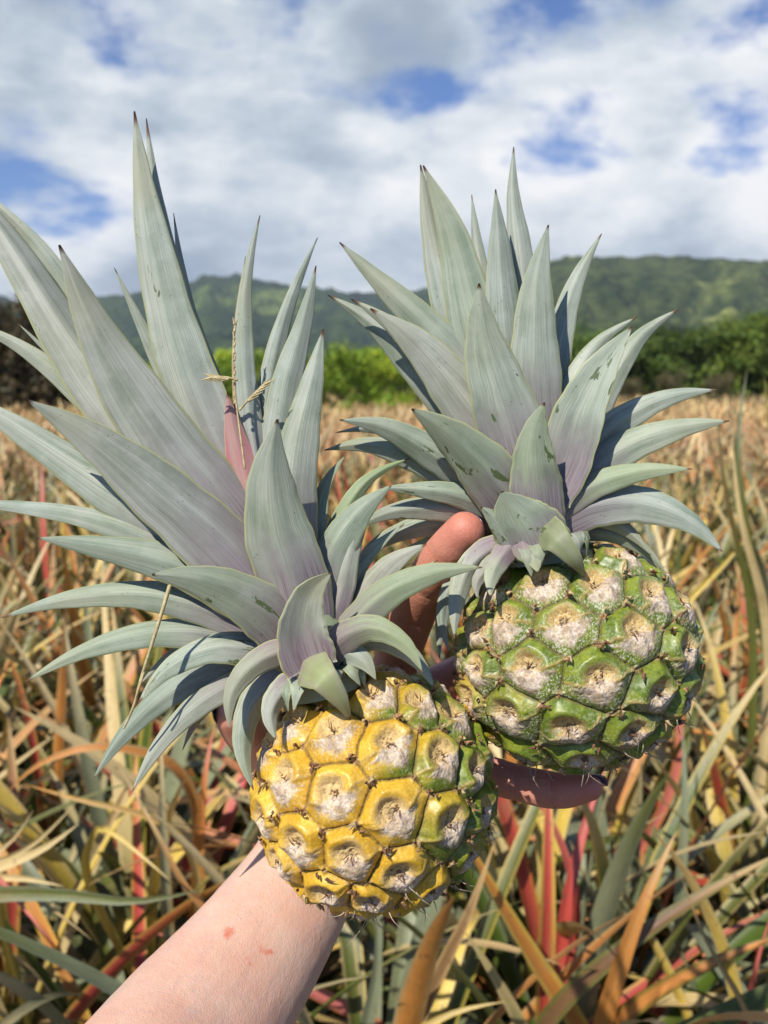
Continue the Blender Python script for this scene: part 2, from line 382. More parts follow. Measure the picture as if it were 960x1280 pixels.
    crk = np.exp(-((fbm(mm, .45, 3, seed+90)-.5)/.018)**2)*np.clip(dish+.6*mb, 0, 1)*sstep(.75, .2, rr)
    hgt -= crk*0.9
    # colours
    G1 = np.array([.105, .155, .008]); G2 = np.array([.20, .245, .018]); Y1 = np.array([.57, .325, .018]); Y2 = np.array([.72, .44, .045]); O1 = np.array([.48, .23, .015])
    grn = mixc(G1, G2, sstep(.35, .7, med)); yel = mixc(Y1, Y2, sstep(.35, .7, fbm(mm, .12, 3, seed+5)))
    yel = mixc(yel, O1, sstep(.55, .8, fbm(mm, .2, 3, seed+6))*.5*sstep(-.2, -.6, v+.3))
    rp = np.clip(ripe+(med-.5)*0.25+0.30*sstep(.1, .8, v)*(1-np.abs(2*ripe-1))-.42*sstep(-.25, -.95, v)*sstep(.95, .6, ripe), 0, 1)
    col = mixc(grn, yel, sstep(.15, .75, rp))
    inner = mixc(np.array([.48, .31, .10]), np.array([.62, .42, .155]), sstep(.4, .65, fine)); inner = mixc(inner, np.array([.72, .52, .25]), ripe*.6)
    m_in = sstep(.58, .36, rr_n+(finer-.5)*.3)
    col = mixc(col, inner, m_in*.92)
    pale = mixc(np.array([.68, .56, .44]), np.array([.50, .38, .31]), sstep(.45, .75, fine+(1-fib)*.15)); pale = mixc(pale, np.array([.78, .70, .57]), sstep(.45, .62, finer)*.6)
    pale = mixc(pale, np.array([.29, .20, .15]), sstep(.46, .68, fbm(mm, .33, 3, seed+8)+.10*sstep(-.2, -.8, v))*.7)
    col = mixc(col, inner*.95, mb*.55)
    col = mixc(col, pale, np.clip(mb*1.05, 0, 1)*sstep(.04, .26, b+(finer-.5)*.16)*(.50+.5*sstep(.34, .56, fine)*(.5+.5*fib)))
    dust = sstep(.60-.10*powder, .74-.08*powder, finer)*np.exp(-np.clip(v-topl, 0, 9)/.35)*(1-mb)*powder
    col = mixc(col, np.array([.72, .68, .54]), np.clip(dust, 0, .85))
    col = mixc(col, np.array([.46, .31, .10]), horn*.7)
    col = mixc(col, np.array([.10, .052, .028]), np.clip(crk*.9+core*.75*sstep(.3, .6, fine), 0, 1)*sstep(.7, .3, rr))
    groove = sstep(.085, .0, b+(fine-.5)*.05)
    col = mixc(col, np.array([.13, .085, .03]), groove*.75)
    knot = sstep(.16, .04, b3+(fine-.5)*.08)
    col = mixc(col, mixc(np.array([.42, .27, .12]), np.array([.16, .07, .03]), sstep(.4, .6, finer)), knot*.85); hgt += knot*(fine*1.8)
    if tail is not None:                                    # dried blossom end
        tt = sstep(-.80, -.97, q[:, 2]); col = mixc(col, np.array([.30, .24, .17]), tt*.8)
    gloss = (1-mb)*(1-m_in*.8)*(1-groove)*(1-knot)*(1-np.clip(dust, 0, 1)*.7)
    shape = 1+0.035*(fbm(q*1.7, 1.0, 2, seed+3)-.5)
    base = q*rad*shape[:, None]; nr = q/rad; nr /= np.linalg.norm(nr, axis=1)[:, None]
    loc = base+nr*((hgt-4.6)/1000.0)[:, None]
    V = C+loc@E
    Q = grid_quads(nv, nu, wrap=True)[:, ::-1]
    Vl = [V]; Ql = [Q]; Cl = [col]; Gl = [gloss]; off = len(V)
    def add(verts, quads, colr):
        nonlocal off
        Vl.append(np.asarray(verts)); Ql.append(np.asarray(quads)+off); Cl.append(np.asarray(colr)); Gl.append(np.zeros(len(verts))); off += len(verts)
    # papery flakes at the cell corners, pointed style remnants in the eyes, dry threads below
    def tosurf(qq, h):
        qq = qq/np.linalg.norm(qq); n0 = qq/rad; n0 /= np.linalg.norm(n0)
        return C+(qq*rad+n0*h/1000.0)@E, n0@E
    def spike(p, dirv, L, r0, colr, curl=0.3, flat=1.0):
        n = 7; ax = np.cross(dirv, rs.randn(3)); ax /= np.linalg.norm(ax); bx = np.cross(dirv, ax)
        vs = []; cs = []
        for i in range(n):
            s = i/(n-1); c0 = p+dirv*L*s+ax*curl*L*s*s; r = r0*(1-s)**.8+.00006
            for k in range(4):
                a = k*math.pi/2; vs.append(c0+ax*math.cos(a)*r*flat+bx*math.sin(a)*r); cs.append(np.array(colr)*(1-.35*s))
        add(vs, grid_quads(n, 4, wrap=True), cs)
    cand = np.where((b3 < .035))[0]; rs.shuffle(cand); used = []
    for ci in cand:
        if len(used) > 90: break
        if any(np.linalg.norm(q[ci]-x) < .10 for x in used): continue
        used.append(q[ci])
        for k in range(rs.randint(2, 5)):
            p, n0 = tosurf(q[ci]+rs.randn(3)*.02, 0.3); dirv = n0*.18+rs.randn(3)*.45+(-A)*.45; dirv /= np.linalg.norm(dirv)
            spike(p, dirv, .0012+.0026*rs.rand(), .0007, [(.55, .40, .20), (.40, .22, .09), (.22, .10, .05)][rs.randint(3)], rs.randn()*.5, 1.5)
    for k, e in enumerate(eyes):
        upe = np.array([0, 0, 1.0])-e*e[2]; upe /= np.linalg.norm(upe)+1e-6
        for s in range(3):
            p, n0 = tosurf(e+upe*(.02)+rs.randn(3)*.018, -1.2); dirv = n0*.5+rs.randn(3)*.5; dirv /= np.linalg.norm(dirv)
            spike(p, dirv, .002+.002*rs.rand(), .00035, (.22, .11, .05), rs.randn()*.5)
        if e[2] < -.25:
            for s in range(3):
                p, n0 = tosurf(e-upe*.16+rs.randn(3)*.05, 0.3); dirv = n0*.5-A*.6+rs.randn(3)*.3; dirv /= np.linalg.norm(dirv)
                spike(p, dirv, .004+.006*rs.rand(), .00028, (.50, .40, .28), rs.randn()*.8)
    m = mesh_np(name, np.concatenate(Vl), np.concatenate(Ql), cols=np.concatenate(Cl), extra={'gloss': np.concatenate(Gl)})
    return m, E

def unit(v): v = np.asarray(v, float); return v/np.linalg.norm(v)
def camdir(x, down, fwd): return unit(R_*x-U_*down+F_*fwd)

# left, ripe fruit
D1, D2 = 0.380, 0.400
C1 = P(468, 984, D1+0.004); A1 = camdir(-.36, -.92, -.12)
C2 = P(718, 817, D2+0.004); A2 = camdir(-.33, -.93, -.16)
z1 = lambda x, y: (280+x/2.526, 820+y/2.526)
z2 = lambda x, y: (540+x/2.526, 620+y/2.526)
eyes1 = [z1(*a) for a in [(340, 240), (525, 275), (700, 318), (480, 118), (625, 140), (738, 185), (185, 390), (345, 440), (540, 500), (722, 540), (803, 365), (222, 605), (395, 650), (562, 705), (330, 765), (212, 208), (112, 520), (828, 500), (135, 290), (460, 790), (345, 90)]]
eyes2 = [z2(*a) for a in [(415, 395), (525, 275), (650, 430), (345, 270), (225, 398), (300, 545), (530, 585), (722, 632), (705, 310), (815, 490), (130, 545), (238, 692), (440, 745), (600, 185), (815, 650), (640, 760), (290, 830), (112, 650), (135, 425), (745, 215), (480, 840), (420, 170)]]
def ripe1(e, k): return np.clip(0.60+0.74*e[0]+0.26*e[2]+0.08*e[1], 0, .93) if e[1] > -.2 else 0.5
def ripe2(e, k): return np.clip(0.03+0.34*(e[0]-.30), 0, .26)

def basal(cx, cy, dx, dy, n, seed):
    rs = np.random.RandomState(seed); out = []
    for k in range(n):
        a = -1.15+2.3*k/(n-1)+rs.randn()*.08; ca, sa = math.sin(a), math.cos(a)
        ox, oy = dx*ca, dy*ca; f = -14*sa-4
        ln = 34+14*rs.rand()
        out.append(([(cx+ox*1.5+rs.randn()*5, cy+oy*1.5+ln*.62, f*1.75), (cx+ox*1.38, cy+oy*1.3+4, f*1.75), (cx+ox*1.15, cy+oy-12, f*1.35), (cx+ox*.8, cy+oy*.8, f*.8)], 28+9*rs.rand(), 0, 0, (.08*rs.rand(), .1+.4*rs.rand(), .6), dict(cup=-.35, prof=SHORT, sd=(-sa, -.35*ca, -ca))))
    return out
def make_core(pts, r):
    c = spline(pts, 14); vs = []
    for i in range(14):
        tn = c[min(i+1, 13)]-c[max(i-1, 0)]; tn /= np.linalg.norm(tn)
        a = unit(np.cross(tn, F_)); b_ = np.cross(tn, a); rr = r*(1-i/13.0)**.6+.0004
        for k in range(16):
            q = 2*math.pi*k/16; vs.append(c[i]+a*math.cos(q)*rr+b_*math.sin(q)*rr)
    return mesh_np('crown', np.array(vs), grid_quads(14, 16, wrap=True), cols=np.tile([0, .5, .8], (len(vs), 1)), uvs=np.tile([.3, .45], (len(vs), 1)))

def pineapple(C, A, r_eq, r_ax, eyes, seed, ripe, label, core_pts, core_r, leaves, D, powder):
    root = bpy.data.objects.new('pineapple', None); COL.objects.link(root)
    root['label'] = label; root['category'] = 'pineapple'; root['group'] = 'pineapples held in the hand'
    m, E = make_rind(C, A, r_eq, r_ax, eyes, seed, ripe, powder=powder, tail=True, bw=.70+.30*powder)
    bottom = C-A*r_ax; root.location = bottom
    Minv = Vector(-bottom)
    def put(name, mesh, mat, par):
        mesh.transform(__import__('mathutils').Matrix.Translation(Minv)); return link(name, mesh, mat, par)
    put('rind', m, M_RIND, root)
    crown = put('crown', make_core(core_pts, core_r), M_LEAF, root)
    for k, L in enumerate(leaves):
        kw = dict(L[5]) if len(L) > 5 else {}
        lab = kw.pop('label', None)
        lm = leaf_mesh(L[0], L[1], D, L[2], L[3], seed=seed*100+k, par=L[4], **kw)
        o = put('leaf', lm, M_LEAF, crown)
        if lab: o['label'] = lab
    return root

N0 = (0, 0, .35); DK = (0, .05, .9); GN = (0, .75, .35); PK = (.95, 0, .1); PP = (.35, .1, .5); MV = (.08, 0, .35)
SHORT = np.array([.95, 1, .97, .88, .74, .56, .38, .21, .09, .012])
L_left = [
 # tall and far-side leaves
 ([(183, 148), (203, 290), (238, 420), (290, 560), (345, 720)], 46, 14, 30, N0),
 ([(217, 266), (235, 380), (275, 520), (345, 700)], 30, 20, 40, N0),
 ([(168, 139), (190, 300), (226, 450), (288, 600), (352, 750)], 78, 4, 18, N0, dict(cup=-.30, roll=12)),
 ([(143, 335), (185, 425), (250, 560), (340, 720)], 34, 20, 34, N0),
 ([(-70, 190), (10, 300), (95, 430), (190, 560), (345, 740)], 84, 6, 20, MV, dict(roll=-14)),
 ([(-40, 225), (40, 300), (120, 420), (200, 540), (345, 730)], 50, 16, 34, N0),
 ([(-60, 395), (20, 430), (110, 500), (200, 600), (345, 760)], 46, 10, 22, N0),
 ([(20, 402), (80, 460), (180, 580), (340, 740)], 26, 22, 36, N0),
 ([(74, 306), (135, 440), (212, 560), (290, 660), (362, 770)], 98, -6, -8, MV, dict(cup=-.42, roll=-8)),
 ([(-70, 480), (20, 533), (120, 598), (220, 660), (350, 775)], 66, 4, 8, N0, dict(roll=-10)),
 ([(34, 500), (110, 545), (200, 615), (290, 695), (365, 785)], 86, -10, -22, MV, dict(cup=-.42, roll=-10)),
 ([(-60, 628), (30, 633), (120, 648), (220, 690), (360, 800)], 38, 4, 4, N0, dict(roll=-15)),
 ([(45, 672), (130, 684), (220, 705), (300, 745), (370, 800)], 54, -4, -14, (0, .2, .3), dict(roll=-15)),
 ([(2, 772), (90, 747), (190, 743), (280, 768), (375, 825)], 42, 0, -6, (0, .2, .3), dict(roll=-18)),
 ([(190, 718), (245, 724), (310, 748), (360, 785), (390, 825)], 72, -14, -40, (.08, .35, .7), dict(cup=-.5, roll=-15, prof=SHORT)),
 ([(32, 852), (110, 810), (195, 788), (290, 795), (380, 835)], 40, 2, -8, (0, .3, .5), dict(roll=-20)),
 ([(172, 880), (212, 832), (270, 806), (330, 812), (388, 840)], 42, -8, -24, DK, dict(roll=-20)),
 ([(175, 855), (215, 820), (260, 800), (350, 820)], 26, 8, 6, MV),
 ([(117, 973), (165, 905), (225, 855), (300, 832), (385, 842)], 40, -2, -14, (0, .15, .3), dict(roll=-15)),
 ([(165, 990), (200, 928), (245, 880), (300, 850), (388, 848)], 34, -8, -24, (.1, .1, .3), dict(roll=-15)),
 ([(228, 938), (250, 895), (300, 855), (385, 850)], 22, -2, -10, PP),
 ([(325, 269), (308, 350), (305, 450), (318, 560), (352, 700)], 33, 2, 14, N0),
 ([(307, 320), (298, 400), (300, 500), (345, 690)], 20, 10, 22, (.8, 0, .1), dict(label='narrow red leaf edge')),
 ([(284, 490), (290, 525), (302, 575), (340, 680)], 46, 1, 4, (1, 0, 0), dict(label='short bright pink leaf')),
 ([(397, 297), (365, 370), (342, 450), (334, 540), (360, 700)], 34, 8, 18, N0),
 ([(395, 332), (380, 400), (358, 480), (346, 570), (366, 710)], 50, 2, 10, N0, dict(roll=10)),
 ([(404, 411), (388, 480), (370, 560), (364, 640), (374, 740)], 60, -2, 0, N0, dict(roll=12)),
 ([(347, 524), (338, 590), (345, 660), (366, 730), (384, 800)], 88, -14, -26, (.04, .15, .55), dict(cup=-.42)),
 ([(432, 569), (405, 605), (393, 660), (392, 740)], 26, 4, 14, (0, .5, .2), dict(roll=30)),
 ([(512, 573), (460, 600), (425, 650), (400, 740)], 26, 6, 16, GN),
 ([(489, 607), (448, 640), (413, 690), (396, 770)], 52, -6, -6, (0, .3, .8), dict(roll=20)),
 ([(470, 625), (440, 680), (425, 740), (408, 800)], 34, -8, -4, MV),
 ([(533, 680), (490, 702), (452, 745), (412, 810)], 44, -4, -4, (.15, .1, .3), dict(roll=20)),
 ([(603, 709), (540, 716), (480, 742), (435, 785), (402, 826)], 42, -10, -22, (.05, .55, .2), dict(roll=15)),
 ([(414, 716), (388, 742), (378, 785), (390, 834)], 66, -22, -30, (.10, .1, .7), dict(cup=.4, prof=SHORT)),
 ([(544, 862), (520, 825), (480, 800), (440, 800), (400, 832)], 34, -12, -16, (0, .1, .3)),
 ([(528, 840), (503, 803), (462, 785), (425, 800), (395, 836)], 40, -18, -34, (.10, .8, .2), dict(cup=-.5, prof=SHORT)),
 ([(438, 902, -32), (424, 874, -40), (406, 850, -42), (388, 834, -32), (370, 820, -12), (362, 812, 0)], 58, 0, 0, (.18, .85, .5), dict(cup=-.4, prof=SHORT)),
 ([(287, 912), (290, 866), (325, 826), (372, 815), (398, 830)], 33, -20, -32, (.2, .4, .3), dict(cup=-.55)),
 ([(317, 988), (305, 930), (318, 880), (350, 852), (388, 848)], 34, -14, -22, (0, .1, .4), dict(roll=20)),
 ([(345, 925), (340, 890), (358, 862), (386, 848)], 30, -18, -30, (.1, .05, .4), dict(roll=20)),
 ([(470, 850), (450, 822), (425, 815), (396, 838)], 34, -16, -24, (.0, .1, .4)),
 ([(505, 655), (462, 690), (425, 745), (402, 815)], 26, 2, 6, (.05, .2, .4), dict(roll=25)),
 ([(548, 700), (500, 728), (450, 772), (405, 828)], 28, -2, -2, (.1, .15, .5), dict(roll=20)),
 ([(455, 655), (428, 690), (410, 745), (396, 800)], 24, 4, 8, (0, .5, .2), dict(roll=25)),
 ([(505, 800), (470, 788), (430, 805), (400, 836)], 26, -4, -6, (.2, .1, .4)),
 # the far side, hidden from the front
 ([(470, 590), (430, 650), (400, 780)], 40, 22, 60, N0), ([(250, 600), (310, 690), (380, 800)], 40, 24, 70, N0),
 ([(330, 880), (350, 840), (390, 830)], 40, 22, 60, N0), ([(450, 870), (430, 840), (400, 835)], 40, 20, 55, N0),
]
w_ = lambda *a: [(400+x/1.846, 170+y/1.846) for x, y in a]
z6 = lambda *a: [(440+x/2.824, 600+y/2.824) for x, y in a]
L_right = [
 (w_((447, 25), (446, 130), (462, 260), (480, 430), (485, 700)), 44, 14, 26, N0),
 (w_((350, 135), (360, 230), (390, 400), (450, 700)), 32, 20, 34, N0),
 (w_((232, 66), (262, 220), (310, 400), (380, 600), (455, 760)), 58, 10, 22, N0, dict(roll=-20)),
 (w_((238, 68), (302, 220), (340, 370), (390, 560), (465, 770)), 72, 4, 16, (0, .25, .2), dict(cup=-.28, roll=8)),
 (w_((650, 225), (588, 340), (550, 460), (525, 620), (510, 760)), 42, 12, 24, N0, dict(roll=15)),
 (w_((405, 123), (414, 240), (422, 370), (440, 540), (480, 760)), 58, 0, 8, N0),
 (w_((527, 205), (502, 330), (496, 460), (500, 610), (498, 770)), 66, -6, -2, (0, .12, .5), dict(cup=-.3)),
 (w_((45, 245), (150, 345), (250, 440), (345, 550), (450, 740)), 54, 6, 16, (0, .12, .2), dict(roll=-10)),
 (w_((18, 367), (110, 425), (205, 520), (310, 640), (450, 790)), 46, 6, 12, N0),
 (w_((72, 376), (170, 440), (270, 550), (380, 700), (460, 790)), 44, 0, 2, N0),
 (w_((116, 398), (215, 470), (305, 570), (390, 690), (470, 800)), 68, -4, -8, MV, dict(cup=-.4, roll=-10)),
 (w_((733, 417), (650, 472), (585, 560), (550, 660), (515, 800)), 34, 6, 14, N0),
 (w_((830, 398), (742, 462), (680, 550), (610, 680), (530, 820)), 40, 4, 12, N0),
 (w_((720, 440), (655, 530), (606, 630), (570, 740), (530, 840)), 66, -8, -18, (0, .15, .8), dict(cup=.32, roll=10)),
 (w_((367, 340), (380, 470), (415, 590), (450, 700), (480, 820)), 80, -14, -22, (0, .12, .75), dict(cup=-.35)),
 (w_((915, 585), (800, 602), (690, 655), (600, 740), (530, 840)), 42, 2, -2, N0, dict(roll=15)),
 (w_((720, 642), (650, 665), (590, 720), (520, 820)), 34, 10, 16, N0),
 (w_((945, 657), (810, 676), (700, 715), (600, 790), (530, 860)), 48, -4, -12, (0, .15, .3), dict(roll=15)),
 (w_((212, 630), (285, 680), (362, 750), (420, 820), (490, 880)), 76, -12, -30, (0, .35, .9), dict(cup=-.4, prof=SHORT)),
 (w_((45, 655), (150, 672), (240, 718), (340, 785), (480, 880)), 48, -4, -16, (0, .2, .7)),
 (w_((10, 725), (110, 712), (210, 740), (320, 795), (470, 880)), 42, 0, -6, (0, .2, .4)),
 (w_((35, 685), (100, 676), (200, 690), (330, 770), (470, 870)), 26, 8, 6, N0),
 (w_((518, 615), (497, 680), (494, 760), (502, 830), (505, 900)), 66, -20, -34, (0, .35, .75), dict(cup=-.38, prof=SHORT)),
 (w_((860, 768), (740, 772), (640, 800), (560, 850), (510, 900)), 34, -10, -22, (0, .5, .5), dict(roll=15)),
 (w_((930, 960), (850, 885), (745, 845), (630, 850), (520, 910)), 50, -8, -24, (0, 0, .3), dict(roll=20)),
 (w_((140, 812), (230, 815), (320, 828), (400, 860), (490, 905)), 34, -6, -12, (0, .25, .8)),
 (w_((75, 910), (160, 868), (250, 858), (350, 870), (480, 915)), 36, -2, -6, (.1, .2, .8)),
 (w_((65, 1000), (140, 935), (230, 900), (330, 892), (470, 915)), 34, 8, 8, (0, .1, .5)),
 (z6((70, 430), (160, 300), (260, 240), (420, 190), (540, 170)), 28, 10, 10, GN),
 (w_((765, 968), (700, 905), (640, 882), (520, 920)), 26, -4, -10, N0),
 (w_((800, 1010), (740, 950), (660, 915), (530, 930)), 26, 0, -8, (0, .3, .3)),
 (z6((530, 40), (552, 85), (585, 140), (625, 200), (650, 260)), 92, -26, -30, (0, .3, .8), dict(cup=-.38, prof=SHORT)),
 (z6((455, 95), (500, 135), (560, 190), (640, 250)), 40, -22, -26, (0, .2, .8), dict(cup=-.4, prof=SHORT)),
 ([(730, 722, -32), (717, 699, -40), (699, 678, -40), (678, 663, -28), (660, 655, -8), (650, 652, 0)], 54, 0, 0, (.18, .85, .4), dict(cup=-.4, prof=SHORT)),
 (z6((655, 325), (640, 275), (610, 240), (600, 200)), 30, -24, -36, (.1, .5, .2), dict(prof=SHORT)),
 (z6((490, 412), (492, 350), (510, 300), (560, 230)), 28, -22, -34, (.1, .3, .4), dict(prof=SHORT)),
 (z6((362, 560), (375, 420), (410, 320), (480, 255), (590, 230)), 30, -16, -26, (.1, .1, .5), dict(roll=20)),
 (z6((345, 610), (320, 500), (340, 400), (430, 300), (580, 230)), 26, -4, -6, N0),
 (z6((310, 630), (310, 540), (330, 440), (420, 310), (580, 230)), 26, 6, 4, N0),
 (z6((445, 420), (440, 370), (480, 310), (570, 240)), 22, -18, -24, (.2, .1, .5)),
 (w_((700, 760), (600, 790), (520, 860)), 40, 24, 50, N0), (w_((380, 640), (430, 740), (500, 860)), 40, 24, 60, N0),
 (w_((600, 930), (560, 900), (510, 900)), 36, 20, 50, N0),
]
L_left += basal(398, 852, 44, -14, 7, 5); L_right += basal(674, 690, 50, -16, 7, 6)
r1 = 151.5*D1/FPX; r2 = 153*D2/FPX
pineapple(C1, A1, r1, r1*.97, eyes1, 3, ripe1, 'ripe pineapple with yellow and lime eyes and long silvery crown, lower and in front',
          [P(408, 862, D1), P(392, 800, D1), P(372, 720, D1+.004), P(350, 640, D1+.008)], .019, L_left, D1, .35)
pineapple(C2, A2, r2, r2*.895, eyes2, 7, ripe2, 'green unripe pineapple with short pale crown, higher and beside the yellow one',
          [P(672, 700, D2), P(665, 640, D2), P(660, 590, D2+.004), P(655, 540, D2+.008)], .020, L_right, D2, .9)

# ------------------------------------------------------------------ arm and hand
def skin_material():
    m, nt, b = new_mat('skin')
    vc = nd(nt, 'ShaderNodeVertexColor', layer_name='Col'); tc = nt.nodes.new('ShaderNodeTexCoord'); ob = tc.outputs['Object']
    f = noise(nt, ob, 500.0, 4, 0.6); g = noise(nt, ob, 45.0, 4, 0.6)
    c = mixn(nt, mapr(nt, g, 0.3, 0.7, 0, .55), vc.outputs[0], mixn(nt, 1.0, vc.outputs[0], (1.0, .78, .72), 'MULTIPLY'))
    c = mixn(nt, mapr(nt, f, 0.35, 0.75, 0, .22), c, mixn(nt, 1.0, c, (.86, .70, .62), 'MULTIPLY'))
    fr = nd(nt, 'ShaderNodeTexVoronoi', Scale=170.0); nt.links.new(ob, fr.inputs['Vector'])
    c = mixn(nt, mathn(nt, 'MULTIPLY', mapr(nt, fr.outputs[0], .05, .12, 1, 0), mapr(nt, noise(nt, ob, 70.0), .5, .62, 0, .4)), c, (.36, .17, .10))
    nt.links.new(c, b.inputs['Base Color'])
    b.inputs['Roughness'].default_value = .47; b.inputs['Specular IOR Level'].default_value = .4
    b.inputs['Subsurface Weight'].default_value = .25; b.inputs['Subsurface Radius'].default_value = (1, .35, .18); b.inputs['Subsurface Scale'].default_value = .004
    v = nd(nt, 'ShaderNodeTexVoronoi', feature='DISTANCE_TO_EDGE', Scale=900.0); nt.links.new(ob, v.inputs['Vector'])
    bump(nt, b, mathn(nt, 'ADD', mathn(nt, 'MULTIPLY', v.outputs[0], .8), f), .55, .0005)
    return m
M_SKIN = skin_material()

def tube(path, rads, n=20, flat=None, flat_axis=None, seg=None):
    """closed lofted tube through path with rounded ends"""
    seg = seg or max(12, 8*len(path))
    data = spline(np.c_[np.asarray(path), np.asarray(rads)], seg); c = data[:, :3]; r = data[:, 3]
    tn = np.gradient(c, axis=0); tn /= np.linalg.norm(tn, axis=1)[:, None]
    rings = []
    ref = unit(flat_axis) if flat_axis is not None else unit(np.cross(tn[0], [0.3, .5, .8]))
    fl = np.interp(np.linspace(0, 1, seg), np.linspace(0, 1, len(flat)), flat) if flat is not None else np.ones(seg)
    def ring(cc, t0, r0, f0):
        nonlocal ref
        ref2 = unit(ref-t0*(ref@t0)); bb = np.cross(t0, ref2)
        a = np.linspace(0, 2*math.pi, n, endpoint=False)
        return cc+np.outer(np.cos(a), ref2)*r0*f0+np.outer(np.sin(a), bb)*r0
    for s in (80, 60, 40, 20):
        a = math.radians(s); rings.append(ring(c[0]-tn[0]*r[0]*math.sin(a)*.9, tn[0], r[0]*math.cos(a), fl[0]))
    for i in range(seg): rings.append(ring(c[i], tn[i], r[i], fl[i]))
    for s in (20, 40, 60, 80):
        a = math.radians(s); rings.append(ring(c[-1]+tn[-1]*r[-1]*math.sin(a)*.9, tn[-1], r[-1]*math.cos(a), fl[-1]))
    V = np.concatenate(rings); Q = [tuple(x) for x in grid_quads(len(rings), n, wrap=True)]
    Q.append(tuple(range(n))[::-1]); Q.append(tuple(range(len(V)-n, len(V))))
    return V, Q

